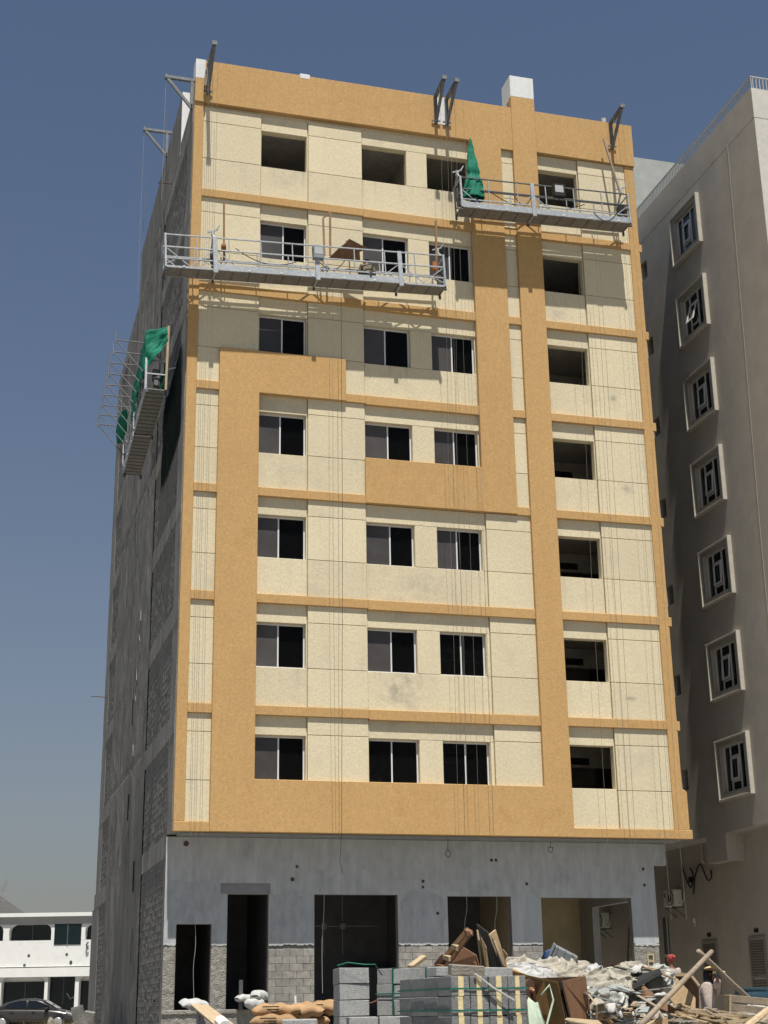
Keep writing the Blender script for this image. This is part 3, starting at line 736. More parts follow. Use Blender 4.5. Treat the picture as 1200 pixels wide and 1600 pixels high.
# set-back roof storey
part(MB().box(18.5, 32, 9.0, 20, 29.42, 35.12), 'roof_storey', PENT, NB)
part(MB().tube([(19.55, 8.95, 29.5), (19.6, 8.95, 35.1)], .035, 6), 'roof_pipe', RAIL, NB)
# recessed lower wall under the overhang, deep edge beam, hanging box
LX = 18.8
lh = [(9.1, 9.75, .25, 3.68)]
part(MB().wall('x', NY + .3, 24, 0, 5.965, lh, LX, LX + .25), 'lower_wall', NEIGH, NB)
part(MB().box(NX + .002, NX + .36, 3.15, 4.5, 5.10, 5.968), 'drop_beam', NEIGH, NB)
part(MB().box(NX + .004, LX - .01, 3.152, 3.35, 5.09, 5.966), 'drop_beam_return', NTRIM, NB)
part(MB().tube([(LX - .08, 6.0, 5.9), (LX - .08, 6.0, 5.35), (LX - .01, 6.0, 5.27)], .05, 8), 'drain_elbow', NEIGH, NB)
dm = MB(); dm.box(LX + .08, LX + .12, 9.1, 9.75, .25, 3.68); d0 = part(dm, 'door', DARKI, NB)
part(MB().box(LX + .06, LX + .078, 9.36, 9.44, .3, 3.66), 'door_rail', WFRAME, d0); part(MB().box(LX + .055, LX + .075, 9.1, 9.75, 2.3, 2.4), 'door_rail', WFRAME, d0)
for (ya, yb, za, zb) in ((5.55, 6.6, 1.0, 2.72), (2.35, 3.4, .25, 2.70)):
    f = MB(); X0 = LX - .05
    f.box(X0, LX + .003, ya, ya + .08, za, zb); f.box(X0, LX + .003, yb - .08, yb, za, zb); f.box(X0 + .001, LX + .003, ya + .08, yb - .08, zb - .08, zb); f.box(X0 + .001, LX + .003, ya + .08, yb - .08, za, za + .08)
    mid = za + (zb - za) * .5; f.box(X0 + .001, LX + .003, ya + .08, yb - .08, mid - .04, mid + .04)
    lf = part(f, 'louvred_vent', LOUV, NB)
    z = za + .12
    while z < zb - .12:
        if abs(z - mid) > .07:
            part(MB().add([(X0 + .005, ya + .08, z), (X0 + .005, yb - .08, z), (LX, yb - .08, z + .06), (LX, ya + .08, z + .06), (X0 + .005, ya + .08, z - .012), (X0 + .005, yb - .08, z - .012), (LX, yb - .08, z + .048), (LX, ya + .08, z + .048)],
                          [(0, 1, 2, 3), (7, 6, 5, 4), (0, 4, 5, 1), (1, 5, 6, 2), (2, 6, 7, 3), (3, 7, 4, 0)]), 'slat', LOUV, lf)
        z += .08
    part(MB().box(LX - .03, LX + .003, (ya + yb) / 2 - .12, (ya + yb) / 2 + .12, zb + .12, zb + .24), 'wall_slot', BLACK, NB)
part(MB().box(LX - .03, LX + .003, 7.0, 7.25, 4.72, 4.9), 'wall_slot', BLACK, NB)

# air conditioner outdoor units hung on its wall
def ac_unit(y, z, label, cables=True):
    o = empty('air_conditioner', label, 'air conditioner', (LX, y, z), group='air conditioner outdoor units on the grey wall')
    m = MB(); m.cbox(-.42, -.10, -.42, .42, 0, .58, .02); part(m, 'casing', ACW, o)
    part(MB().lathe([(.25, -.012), (.25, .004), (.19, .006)], (-.42, -.12, .29), 20, 'x'), 'fan_opening', BLACK, o)
    for r in (.08, .14, .20): part(MB().lathe([(r, -.02), (r + .012, -.02), (r + .012, -.013), (r, -.013)], (-.42, -.12, .29), 20, 'x'), 'grille_ring', ACW, o)
    # fan also drawn on the side that faces the street
    part(MB().box(-.34, -.18, -.43, -.419, .1, .5), 'end_panel', ACW, o)
    part(MB().box(-.425, -.418, .20, .36, .34, .48), 'rating_plate', GREYD, o)
    for yy in (-.3, .3):
        b = MB(); b.beam((0, yy, -.02), (-.45, yy, -.02), .04, .04); b.beam((0, yy, -.35), (-.40, yy, -.03), .03, .03); part(b, 'bracket', STEELD, o)
    part(MB().tube([(-.25, -.43, .12), (-.24, -.52, .08), (-.12, -.56, .2), (-.05, -.5, .5)], .025, 6), 'hose', ACW, o)
    return o
ac_unit(8.1, 3.95, 'beige air conditioner unit on grey wall right of the bare ground floor')
ac_unit(14.4, 3.55, 'air conditioner unit seen through the open ground floor room')
for pts, lab in (([(LX - .05, 7.55, 5.1), (LX - .1, 7.5, 5.25), (LX - .08, 7.2, 4.7), (LX - .08, 6.95, 4.55), (LX - .06, 6.8, 4.9), (LX - .05, 7.0, 5.2)], 'looped black cable on the grey wall above the air conditioner'),
                 ([(LX - .05, 5.5, 5.0), (LX - .1, 5.4, 4.75), (LX - .08, 5.75, 4.7), (LX - .06, 6.2, 5.25), (LX - .08, 6.6, 4.9), (LX - .1, 6.8, 4.3)], 'drooping black cable holding a pale hanging lamp holder')):
    o = MB().tube(curve(pts), .025, 6).build('looped_cable', BLACK, smooth=True, label=lab, cat='cable', group='loose cables on the neighbouring wall')
hl = empty('hanging_lamp', 'pale bulb holder dangling on a white lead from the grey wall', 'hanging lamp', (LX - .12, 6.85, 4.35))
part(MB().tube([(0, 0, 0), (0, .12, -.45), (0, .02, -.85)], .012, 5), 'lead', CABLEL, hl)
part(MB().lathe([(.02, 0), (.05, -.05), (.06, -.16), (.03, -.2)], (0, .02, -.83), 10), 'bulb', PAPER, hl)
part(MB().lathe([(.005, 0), (.02, -.02), (.01, -.1)], (0, -.02, -1.03), 8), 'tip', PAPER, hl)
ld = empty('ladder', 'thin brown ladder leaning on the grey wall seen through the open room', 'ladder', (18.1, 11.5, 0))
part(MB().beam((-.1, -.22, 0), (.6, -.0, 4.5), .05, .05), 'rail', WOOD, ld); part(MB().beam((-.1, .22, 0), (.6, .44, 4.5), .05, .05), 'rail', WOOD, ld)
for i in range(14):
    t = (i + .6) / 14; part(MB().beam((-.1 + .7 * t, -.22 + .22 * t, 4.5 * t), (-.1 + .7 * t, .22 + .22 * t, 4.5 * t), .03, .03), 'rung', WOOD, ld)

# ------------------------------------------------------------------ white two storey villa far left
VB = empty('white_villa', 'low white two storey building with arched openings far left', 'building')
f2 = Vector((.2735, .9619, 0)); r2 = Vector((.9619, -.2735, 0)); V0 = CAMP + Vector((RZ.x, RZ.y, 0)).normalized() * 98
V0.z = 0
def vil(u): # lateral metres for image column u
    return (u - 600) / FPX * 94.0 - .42
VB.location = V0; VB.rotation_euler = (0, 0, math.atan2(r2.y, r2.x))
def vz(v, u=70): return .665 + (1586 - v) / 26.2
def arch(x0, x1, z0, z1, r, shoulder=0):
    pts = [(x0, z0), (x1, z0)]
    n = 6
    for i in range(n + 1):
        a = math.pi / 2 * i / n; pts.append((x1 - r + r * math.cos(a), z1 - r + r * math.sin(a)))
    for i in range(n + 1):
        a = math.pi / 2 + math.pi / 2 * i / n; pts.append((x0 + r + r * math.cos(a), z1 - r + r * math.sin(a)))
    return pts
xa, xb = vil(-330), vil(260)
part(MB().box(xa, xb, .25, 9, 0, vz(1427)), 'wall', VILLA, VB)
part(MB().box(xa - .2, xb + .2, -.75, 9.2, vz(1430), vz(1424)), 'roof_edge', VILLA, VB)
part(MB().box(xa, xb, -.55, .24, vz(1442), vz(1430) - .004), 'grey_fascia', VILLAG, VB)
part(MB().box(xa, xb, -.5, .26, vz(1510), vz(1468)), 'parapet_wall', VILLA, VB)
part(MB().box(xa, xb, -.62, .26, vz(1526), vz(1511.5)), 'balcony_edge', VILLA, VB)
# front screen with openings: piers and spandrels
def vpier(u0, u1, v0, v1, y0=-.5): part(MB().box(vil(u0), vil(u1), y0, .255, vz(v0), vz(v1)), 'pier', VILLA, VB)
for (u0, u1) in ((-330, -200), (-70, -62), (5, 14), (80, 85), (127, 133), (210, 216)):
    vpier(u0, u1, 1467.8, 1442.2)
for (u0, u1) in ((-330, -200), (-70, -62), (1, 7), (74, 79), (121, 127), (200, 206)):
    vpier(u0, u1, 1600, 1526.2)
def spandrel(u0, u1, vt, vb, r):
    """wall between arch heads: two corner fillets"""
    x0, x1, zt, zb = vil(u0), vil(u1), vz(vt), vz(vb)
    for (xc, sgn) in ((x0, 1), (x1, -1)):
        pts = [(xc, zt)] + [(xc + sgn * (r - r * math.sin(math.pi / 2 * i / 6)), zt - r + r * math.cos(math.pi / 2 * i / 6) - .0) for i in range(7)][::1]
        pts = [(xc, zt), (xc + sgn * r, zt)] + [(xc + sgn * (r - r * math.sin(math.pi / 2 * i / 6)), (zt - r) + r * math.cos(math.pi / 2 * i / 6)) for i in range(1, 7)]
        part(MB().prism([(x, -.497, z) for x, z in pts], (0, .7, 0)), 'arch_corner', VILLA, VB)
for (u0, u1) in ((14, 80), (133, 200), (-62, 5)): spandrel(u0, u1, 1442.2, 1460, .42)
for (u0, u1) in ((7, 74), (127, 200), (-62, 1)): spandrel(u0, u1, 1526.2, 1540, .34)
def vglass(u0, u1, v0, v1, y=.19):
    f = part(MB().box(vil(u0), vil(u1), y, y + .05, vz(v0), vz(v1)), 'window', TEALG, VB)
    part(MB().box(vil(u0) + (vil(u1) - vil(u0)) * .5 - .03, vil(u0) + (vil(u1) - vil(u0)) * .5 + .03, y - .03, y, vz(v0), vz(v1)), 'mullion', STEELD, f)
for u0, u1 in ((-62, 5), (14, 80), (133, 200)): vglass(u0, u1, 1467.5, 1442.5)
vglass(85, 127, 1475.5, 1441, -.53)
for u0, u1 in ((-62, 1), (7, 74), (79, 121), (127, 200)): vglass(u0, u1, 1598, 1533 if u0 != 79 else 1526.5)
part(MB().box(vil(79), vil(121), .15, .19, vz(1600), vz(1570)), 'door', TEALG, VB)
part(MB().tube([(vil(106), .1, vz(1552)), (vil(112), .1, vz(1561)), (vil(120), .1, vz(1556))], .035, 5), 'neon_sign', CABLEL, VB)
for u, v in ((47, 1492), (106, 1491), (113, 1503), (41, 1507), (113, 1505)):
    part(MB().lathe([(.09, 0), (.09, .02)], (vil(u), -.515, vz(v)), 8, 'y'), 'wall_hole', STEELD, VB)
part(MB().tube([(vil(139), -.6, vz(1472)), (vil(136.5), -.65, vz(1476)), (vil(137.5), -.65, vz(1482)), (vil(140), -.6, vz(1483))], .05, 6), 'bent_pipe', STEELD, VB)

# bare tree beyond the villa
tr = empty('bare_tree', 'leafless tree behind the white villa at the left edge', 'tree')
T0 = P(-70, 1500, 112); T0.z = 0; tr.location = T0; tr.scale = (1.0, 1.0, 1.12)
part(MB().tube([(0, 0, 0), (.1, 0, 3.5), (.0, .1, 7)], .22, 7, .1), 'trunk', TWIG, tr)
cr = MB(); rb = random.Random(11)
def twig(p, d, l, r, n):
    q = p + d * l; m1 = p.lerp(q, .5) + Vector((rb.uniform(-.1, .1), rb.uniform(-.1, .1), rb.uniform(-.05, .1))) * l * .3
    cr.tube([p, m1, q], r, 4, r * .55)
    if n:
        for i in range(3 if n > 1 else 2):
            dd = (d + Vector((rb.uniform(-.8, .8), rb.uniform(-.8, .8), rb.uniform(-.35, .45)))).normalized()
            twig(p.lerp(q, rb.uniform(.5, 1)), dd, l * .68, r * .55, n - 1)
for i in range(6):
    a = i * 1.05; twig(Vector((0, .1, rb.uniform(5.5, 7))), Vector((math.cos(a), math.sin(a), rb.uniform(.25, .75))).normalized(), rb.uniform(1.5, 2.4), .06, 4)
part(cr, 'crown', TWIG, tr)

# ------------------------------------------------------------------ suspended work platforms
def platform(label, L, loc, rotz, slope, hangers, toe, boxes, ndeck, dark=False):
    """local x along the platform, y=0 outer side, y=.65 wall side, z=0 underside"""
    o = empty('suspended_platform', label, 'work platform', loc, (0, -math.atan(slope), rotz), group='suspended work platforms on the building')
    W = .62; dw = L / ndeck
    M1 = GALV
    dk = MB().cbox(.002, dw - .002, .012, W - .012, .0, .035, .003)
    d0 = part(dk, 'deck_plate', GALVD, o)
    for i in range(1, ndeck): share(d0, 'deck_plate', o, (i * dw, 0, 0))
    f = MB()
    f.box(0, L, -.012, .012, -.012, .05); f.box(0, L, W - .012, W + .012, -.012, .05); part(f, 'deck_edge', GALV, o); f = MB()
    for i in range(ndeck + 1):
        x = min(L - .02, max(.02, i * dw)); f.box(x - .011, x + .011, .013, W - .013, -.012, -.0005)
    part(f, 'deck_rib', STEELD, o)
    for (a, b) in toe:
        part(MB().cbox(a, b, -.022, -.004, -.005, .20, .004), 'toe_board', GALV, o)
        part(MB().cbox(a, b, W + .004, W + .02, .0, .16, .004), 'toe_board', GALV, o)
    top = {0: 1.10, 1: .92}
    for s, y in ((0, .0), (1, W)):
        for z, nm in ((1.1, 'top_rail'), (.68, 'mid_rail'), (.30, 'low_rail')):
            if s == 1 and z == 1.1: z = 1.02
            part(MB().cbox(0, L, y - .02, y + .02, z - .02, z + .02, .006), nm, STEELD if dark and z > .5 else GALV, o)
        n = max(2, int(round(L / 1.02)))
        for i in range(n + 1):
            x = min(L - .022, max(.022, L * i / n))
            part(MB().cbox(x - .017, x + .017, y - .018, y + .018, .05, 1.08 if s == 0 else 1.0, .005), 'post', GALV, o)
    mods = [0] + list(hangers) + [L]
    for x in hangers + [0.0, L]:
        for s in (1, -1):
            xe = x + s * .75
            if 0 <= xe <= L:
                for y in (0.005, W - .005):
                    b = MB(); b.beam((x, y, .70), (xe, y, .08), .024, .024); b.beam((x + s * .02, y, .1), (x + s * .55, y, .38), .02, .02)
                    part(b, 'brace', GALV, o)
    # wide joint posts
    for x in hangers:
        m = MB(); m.cbox(x - .07, x + .07, -.05, .0, -.1, 1.12, .006); m.box(x - .055, x + .055, .0, .03, 0, 1.1)
        part(m, 'joint_post', GALV, o)
        part(MB().box(x - .03, x + .03, -.03, W + .02, -.045, -.021), 'cross_bearer', GALV, o)
        part(MB().lathe([(.015, -.15), (.045, -.13), (.04, -.05)], (x, W - .02, 0), 8), 'foot_roller', STEELD, o)
    for x in (0.03, L - .03):
        b = MB(); b.beam((x, -.02, .0), (x, -.02, 1.12), .06, .06); b.beam((x, W, .0), (x, W, 1.05), .05, .05)
        b.box(x - .02, x + .02, .01, W - .03, 1.03, 1.07); b.box(x - .02, x + .02, .01, W - .03, .55, .59)
        part(b, 'end_frame', GALV, o)
        part(MB().lathe([(.015, -.17), (.045, -.13), (.04, -.02)], (x, W - .02, 0), 8), 'foot_roller', STEELD, o)
        part(MB().lathe([(.02, -.12), (.06, -.1), (.05, -.02)], (x, .03, 0), 8), 'foot_roller', STEELD, o)
    # underside cleats
    for i in range(int(L)):
        part(MB().cbox(i + .55, i + .62, -.035, -.023, .02, .06, .003), 'cleat', PAPER, o)
    return o
def hoist(o, x, y=.32, c=STEELD):
    h = MB(); h.cbox(x - .1, x + .1, y - .12, y + .12, .42, .80, .02); h.cbox(x - .07, x + .12, y - .08, y + .08, .2, .43, .02)
    part(h, 'hoist', c, o)
    y_ = MB(); y_.beam((x, .0, 1.1), (x, y, 1.36), .05, .05); y_.beam((x, .62, 1.03), (x, y, 1.36), .05, .05)
    part(y_, 'hanger_yoke', GALV, o)
    g = MB(); g.cbox(x - .05, x + .05, y - .05, y + .05, 1.34, 1.52, .01); g.beam((x - .16, y, 1.45), (x + .16, y, 1.56), .04, .04); g.beam((x + .1, y - .08, 1.5), (x + .2, y - .12, 1.66), .03, .03)
    part(g, 'rope_guide', GALV, o)
def ctrlbox(o, x, z, w_, h_, m=BOXG, y=-.13):
    b = part(MB().cbox(x, x + w_, y, y + .2, z, z + h_, .012), 'control_box', m, o)
    part(MB().box(x + w_ * .12, x + w_ * .86, y - .006, y - .001, z + h_ * .3, z + h_ * .86), 'label_sheet', LABEL, b)
    part(MB().tube(sag((x + w_ * .4, y + .1, z), (x + w_ * .4 + .9, .02, z + .05), .35), .014, 5), 'power_lead', BLACK, o)
# A: long one on the fifth floor
PA = platform('long galvanised hanging platform across the left half of the facade', 8.95, (-1.19, -.97, 22.04), 0, .047, [1.55, 4.75, 7.45], [(1.62, 7.4)], None, 17)
hoist(PA, 1.55); hoist(PA, 8.85)
ctrlbox(PA, 4.62, .62, .34, .44)
part(MB().cbox(1.78, 1.92, .1, .25, .80, .98, .015), 'orange_box', ORANGP, PA)
part(MB().cbox(8.57, 8.72, .05, .2, .62, .92, .015), 'orange_box', ORANGP, PA)
part(MB().tube(sag((2.2, .02, .8), (4.1, .02, .5), .3), .014, 5), 'power_lead', BLACK, PA)
part(MB().cbox(2.85, 4.2, .2, .45, .04, .34, .02), 'tool_tray', BLACK, PA)
# B: short one at the top right
PB = platform('short galvanised hanging platform below the roof at the top right', 6.05, (8.35, -.97, 25.44), 0, .036, [2.55], [(.06, 6.0)], None, 12, dark=True)
hoist(PB, .06); hoist(PB, 5.95)
ctrlbox(PB, 3.28, .70, .40, .46, BLACK)
part(MB().cbox(5.72, 5.92, .1, .35, .25, .75, .02), 'motor', BLACK, PB)
for a, b_, d_ in (((1.0, .0, .7), (1.9, .0, .25), .05), ((1.9, .0, .6), (2.5, .0, .62), .32), ((4.7, -.02, .25), (5.7, -.02, .6), .42), ((3.7, .0, .3), (4.4, .0, .55), .02)):
    part(MB().tube(sag(a, b_, d_), .015, 5), 'power_lead', BLACK, PB)
# C: platform on the raw left side, rotated so that its outer side faces left
PC = platform('hanging platform with cantilever brackets on the raw grey left side', 6.5, (-1.32, 8.2, 18.62), -math.pi / 2, .08, [3.25], [(.05, 6.45)], None, 24)
hoist(PC, 6.3, .32); hoist(PC, .3)
for i in range(9):
    x = 6.35 - i * .76
    b = MB(); z = 1.72; yt = -.98
    b.tube([(x, .0, z), (x, yt, z)], .024, 6); b.tube([(x, yt + .03, z - .02), (x, .02, .55)], .02, 6); b.tube([(x, yt, z - .12), (x, yt, z + .30)], .024, 6)
    part(b, 'cantilever_bracket', BRKT, PC)
    part(MB().tube([(x, .0, .3), (x, .0, z + .05)], .022, 6), 'bracket_post', BRKT, PC)

# green sheeting on the platforms
def cloth(name, fn, nu, nv, m, th, **k):
    o = MB().grid(fn, nu, nv).build(name, m, smooth=True, **k)
    s = o.modifiers.new('solid', 'SOLIDIFY'); s.thickness = th
    return o
apex = ony(735, 216, -.80); bl = ony(726, 309, -.8); br_ = ony(757, 309, -.75)
def tarp(u_, v_):
    a = 2 * math.pi * u_
    w_ = v_ ** .9
    rx = .335 * w_ * (1 + .12 * math.sin(a * 3 + 5 * v_)) + .012; ry = .22 * w_ * (1 + .15 * math.sin(a * 4 - 4 * v_)) + .012
    cx = apex.x + ((bl.x + br_.x) / 2 - apex.x) * v_
    f = .035 * fbm((math.cos(a) * 2.2, math.sin(a) * 2.2, v_ * 5)) + .03 * abs(math.sin(a * 5 + v_ * 9)) * w_ - .05 * math.exp(-((v_ - .62) / .06) ** 2)
    return (cx + (rx + f) * math.cos(a), -.78 + (ry + f) * math.sin(a), apex.z + (bl.z - apex.z + .02) * v_ + .02 * fbm((a, v_ * 8, 2)))
cloth('tarpaulin', tarp, 56, 60, GREENT, .006, label='shiny green tarpaulin bundled into a cone on the top right platform', cat='tarpaulin', group='green sheets on the platforms')
def drape(u_, v_):                      # from the timber post across the near end, then along the outer side
    if u_ < .34:
        t = u_ / .34; px, py = -.70 - .68 * t, 1.62 + .25 * t; top = 21.30 - .12 * t; bot = 20.7 - .95 * t
    else:
        t = (u_ - .34) / .66; px, py = -1.38 - .06 * t, 1.87 + 3.0 * t; top = 21.18 - .95 * t; bot = 19.75 - .62 * t
    z = top + (bot - top) * v_
    k = .07 * fbm((u_ * 6, v_ * 3, 4)) + .05 * math.sin(u_ * 22 + v_ * 4) * (.3 + v_)
    return (px - abs(k) * .8, py - k * .8 - .06 * v_, z + .05 * fbm((u_ * 9, 2, 1)))
cloth('green_sheet', drape, 44, 40, GREENT, .008, label='torn green sheet draped over the near end of the side platform', cat='tarpaulin', group='green sheets on the platforms')
def drape2(u_, v_):
    a = 2 * math.pi * u_; z = 20.5 - .8 * v_
    r = .17 * math.sin(math.pi * min(.97, max(.05, v_ * .9 + .05))) ** .5 * (1 + .2 * fbm((math.cos(a) * 2, math.sin(a) * 2, v_ * 4)))
    return (-1.48 + r * math.cos(a) - .05 * v_, 6.9 + 1.15 * v_ + .5 * r * math.sin(a), z)
cloth('green_bundle', drape2, 24, 28, GREENT, .006, label='rolled green sheet hanging at the far end of the side platform', cat='tarpaulin', group='green sheets on the platforms')
def drape3(u_, v_):
    y = 1.9 + 2.3 * u_; z = 20.15 - .85 * v_ - .1 * u_
    return (-.72 - .05 * fbm((y * 2, z * 2, 1)) - .04 * math.sin(y * 7), y, z)
cloth('green_net', drape3, 24, 14, NETD, .006, label='dark green net inside the near end of the side platform', cat='tarpaulin', group='green sheets on the platforms')
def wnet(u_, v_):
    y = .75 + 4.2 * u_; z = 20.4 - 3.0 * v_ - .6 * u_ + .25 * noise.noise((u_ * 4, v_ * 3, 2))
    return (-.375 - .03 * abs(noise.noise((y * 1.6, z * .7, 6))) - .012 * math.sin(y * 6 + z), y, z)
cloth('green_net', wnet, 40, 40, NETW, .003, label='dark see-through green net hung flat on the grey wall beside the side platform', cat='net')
MB().beam((-.72, 1.66, 19.15), (-.70, 1.60, 21.32), .07, .05).build('wooden_pole', WOODL, label='pale timber post propping the green sheet on the side platform', cat='pole')

# timber poles and boards carried by the platforms
def pole(p, q, w_, h_, m, label, name='wooden_pole', group='timber poles standing on the platforms', cat='pole'):
    return MB().beam(p, q, w_, h_).build(name, m, label=label, cat=cat, group=group)
pole(ony(350, 408, -.72), ony(350, 316, -.62), .055, .055, WOOD, 'single brown timber pole beside the left hoist of the long platform')
pa = ony(507, 399, -.75); pb = ony(505, 341, -.62); pc_ = ony(516, 399, -.75); pd = ony(516, 331, -.62)
t = empty('timber_prop', 'pair of brown timber poles joined at the top behind the grey control box', 'timber prop', pa, group='timber poles standing on the platforms')
part(MB().beam((0, 0, 0), pb - pa, .055, .05), 'leg', WOOD, t); part(MB().beam(pc_ - pa, pd - pa, .06, .06), 'leg', WOOD, t); part(MB().beam(pb - pa, pd - pa, .05, .05), 'head_piece', WOOD, t)
pole(ony(682, 438, -.75), ony(681, 345, -.62), .06, .06, WOOD, 'brown timber pole at the right end of the long platform')
pole(ony(970, 305, -.72), ony(943, 217, -.35), .06, .05, WOODG, 'slanting grey brown pole leaning on the parapet above the short platform')
q0 = ony(512, 405, -.55); q1 = ony(547, 374, -.86); q2 = ony(573, 388, -.86); q3 = ony(563, 408, -.55)
q1b = ony(533, 388, -.80)
MB().prism([q0, ony(529, 388, -.71), q1, q2, ony(562, 394, -.70), q3], (0, .02, .012)).build('plywood_sheet', PLYB, label='folded brown plywood sheet propped up on the long platform', cat='board')
MB().prism([q1 - Vector((.02, .01, -.012)), q2 - Vector((0, .01, -.012)), q2 + Vector((-.05, .30, .05)), q1 + Vector((-.08, .30, .06))], (0, .015, .012)).build('plywood_flap', WOODG, label='upper flap of board lying on the folded plywood sheet', cat='board')
MB().beam((-.66, 1.9, 19.95), (-.30, 2.1, 20.15), .05, .05).build('wall_strut', BRKT, label='short steel strut between the side platform and the grey wall', cat='strut')

# steel brackets on the roof edge, each with its rope sheave
def roof_bracket(root, out, zt, zb, label, rope=True):
    """root on the wall face, out = horizontal vector of the arm"""
    o = empty('roof_bracket', label, 'bracket', root, group='steel cantilever brackets on the roof edge')
    out = Vector(out); s = out.cross(Vector((0, 0, 1))).normalized()
    m = MB(); m.beam((0, 0, zb), (0, 0, zt), .10, .09, up=out); part(m, 'back_leg', BRKT, o)
    m = MB(); m.beam(Vector((0, 0, zt + .05)) - out * .25, out + Vector((0, 0, zt + .05)), .11, .10); part(m, 'arm', BRKT, o)
    m = MB(); m.beam(Vector((0, 0, zb + .05)), out * .93 + Vector((0, 0, zt - .01)), .09, .09); part(m, 'diagonal', BRKT, o)
    part(MB().obox(out + Vector((0, 0, zt + .05)), (out.normalized(), s, (0, 0, 1)), (.03, .08, .07)), 'end_plate', BRKT, o)
    part(MB().beam(Vector((0, 0, zb + .12)) - s * .15, Vector((0, 0, zb + .12)) + s * .15, .04, .05), 'base_plate', BRKT, o)
    return o
roof_bracket((.10, -.17, 0), (.0, -1.15, 0), 29.95, 28.85, 'roof bracket at the left front corner beside the white stub')
roof_bracket((7.85, -.16, 0), (-.05, -1.15, 0), 30.0, 29.0, 'left of the twin roof brackets at the bare white patch')
roof_bracket((8.24, -.16, 0), (.0, -1.15, 0), 29.97, 29.0, 'right of the twin roof brackets at the bare white patch')
roof_bracket((14.30, -.16, 0), (-.05, -1.1, 0), 30.0, 29.02, 'roof bracket near the right end of the parapet')
roof_bracket((-.39, .15, 0), (-.85, 0, 0), 29.45, 28.42, 'roof bracket sticking out to the left at the front corner')
roof_bracket((-.39, 6.7, 0), (-.85, 0, 0), 31.62, 30.62, 'roof bracket sticking out to the left from the roof tower')
# coiled rope on the left front bracket and white buckets used as weights
cr = MB()
for i in range(7):
    cr.tube([(.0 + .035 * math.cos(a), -.24 + .03 * math.sin(a) - .012 * i, 29.4 + .38 * math.sin(a + .4) * (.6 + .06 * i)) for a in [2 * math.pi * k / 12 for k in range(13)]], .018, 5)
cr.build('rope_coil', CABLE, label='coil of rope tied to the left front roof bracket', cat='rope')
for (x, z, lab) in ((8.06, 30.16, 'white bucket on the parapet between the twin brackets'), (14.12, 30.15, 'white bucket on the parapet left of the right bracket')):
    b = MB().lathe([(.06, 0), (.085, .15), (.09, .155), (.075, .155), (.055, .02)], (0, 0, 0), 14).build('bucket', PAPER, label=lab, cat='bucket', group='white buckets on the parapet'); b.location = (x, -.02, z)

# ropes and cables
def rope(pts, r, label, m=CABLE, group='thin ropes hanging down the facade', name='suspension_rope'):
    return MB().tube(pts, r * .44, 5).build(name, m, label=label, cat='rope', group=group)
LFT = 'thin steel ropes at the left corner of the facade'; MID = 'thin cables hanging below the grey control box'; RGT = 'thin ropes hanging below the twin roof brackets'; FAR = 'thin ropes hanging at the right corner of the facade'
for i, x in enumerate((.02, .14, .30)):
    rope([(x, -.72 - .05 * i, 29.9), (x + .02, -.75, 23.5), (x + .05, -.62, 12), (x + .1, -.5 - .04 * i, 5.2)], .011, '%s of three thin ropes down the left edge strip of the facade' % ('leftmost', 'middle', 'rightmost')[i], group=LFT)
rope([(4.08, -.75, 22.0), (4.07, -.7, 14), (4.13, -.62, 5.3)], .012, 'thin cable below the grey control box, left of two', group=MID)
rope([(4.35, -.75, 22.0), (4.36, -.7, 14), (4.30, -.6, 5.3), (4.27, -.5, 4.6), (4.36, -.42, 4.25)], .016, 'thin black cable below the grey control box ending at the shop front', BLACK, group=MID)
for i, (x, dx) in enumerate(((7.72, .05), (7.95, .12), (8.12, -.1), (8.3, .1), (8.62, .25), (8.8, .0))):
    z0 = 29.9 if i < 5 else 25.2
    rope([(x, -1.0 + .06 * i, z0), (x + dx * .3, -.9 + .05 * i, 21), (x + dx, -.55, 16.3), (x + dx * .6, -.62, 11), (x + dx * .8, -.5, 5.3)], .010, 'thin rope %s of the six in front of the third window column' % ('leftmost', 'second from left', 'third from left', 'third from right', 'second from right', 'rightmost')[i], group=RGT)
for i, (x, dx) in enumerate(((12.4, -.1), (13.05, .0), (13.18, .06), (14.1, .1), (14.28, .12), (14.5, .2))):
    z0 = 25.2 if i < 3 else 29.9
    rope([(x, -.95 + .05 * i, z0), (x + dx * .5, -.8, 20), (x + dx, -.6, 13), (x + dx * .7, -.5, 5.2), (x + dx * .9, -.5, 3.0 if i in (3, 5) else 5.1)], .013 if i in (1, 2) else .010, 'thin rope %s of the six in front of the right hand window column' % ('leftmost', 'second from left', 'third from left', 'third from right', 'second from right', 'rightmost')[i], group=FAR)
for i, (x, y) in enumerate(((-1.24, .15), (-1.24, 6.7))):
    rope([(x, y, 29.4 if i == 0 else 31.6), (x + .02, y + .1, 25)], .008, 'thin rope dropping from the %s left side roof bracket' % ('lower', 'upper')[i], CABLEL, group='ropes on the raw left side')
rope([(-.98, 1.9, 20.65), (-.98, 1.95, 29.5)], .010, 'rope holding the near end of the side platform', group='ropes on the raw left side')
rope([(-1.0, 7.9, 20.2), (-1.0, 7.9, 31)], .010, 'rope holding the far end of the side platform', group='ropes on the raw left side')
for (u, v0, v1, y, lab) in ((305, 1443, 1560, .95, 'pale cord dangling in the smallest doorway'), (506, 1360, 1552, .9, 'pale cord hanging in the wide opening behind the block stack'), (729, 1400, 1470, .92, 'pale cord left in the opening behind the broken boards'), (776, 1400, 1470, .92, 'pale cord right in the opening behind the broken boards')):
    a = ony(u, v0, y); b = ony(u - 2, v1, y)
    rope(curve([a, a.lerp(b, .3) + Vector((.02, 0, 0)), a.lerp(b, .6) - Vector((.03, 0, 0)), b]), .014, lab, CABLEL, 'cords hanging in the ground floor openings', 'rope')
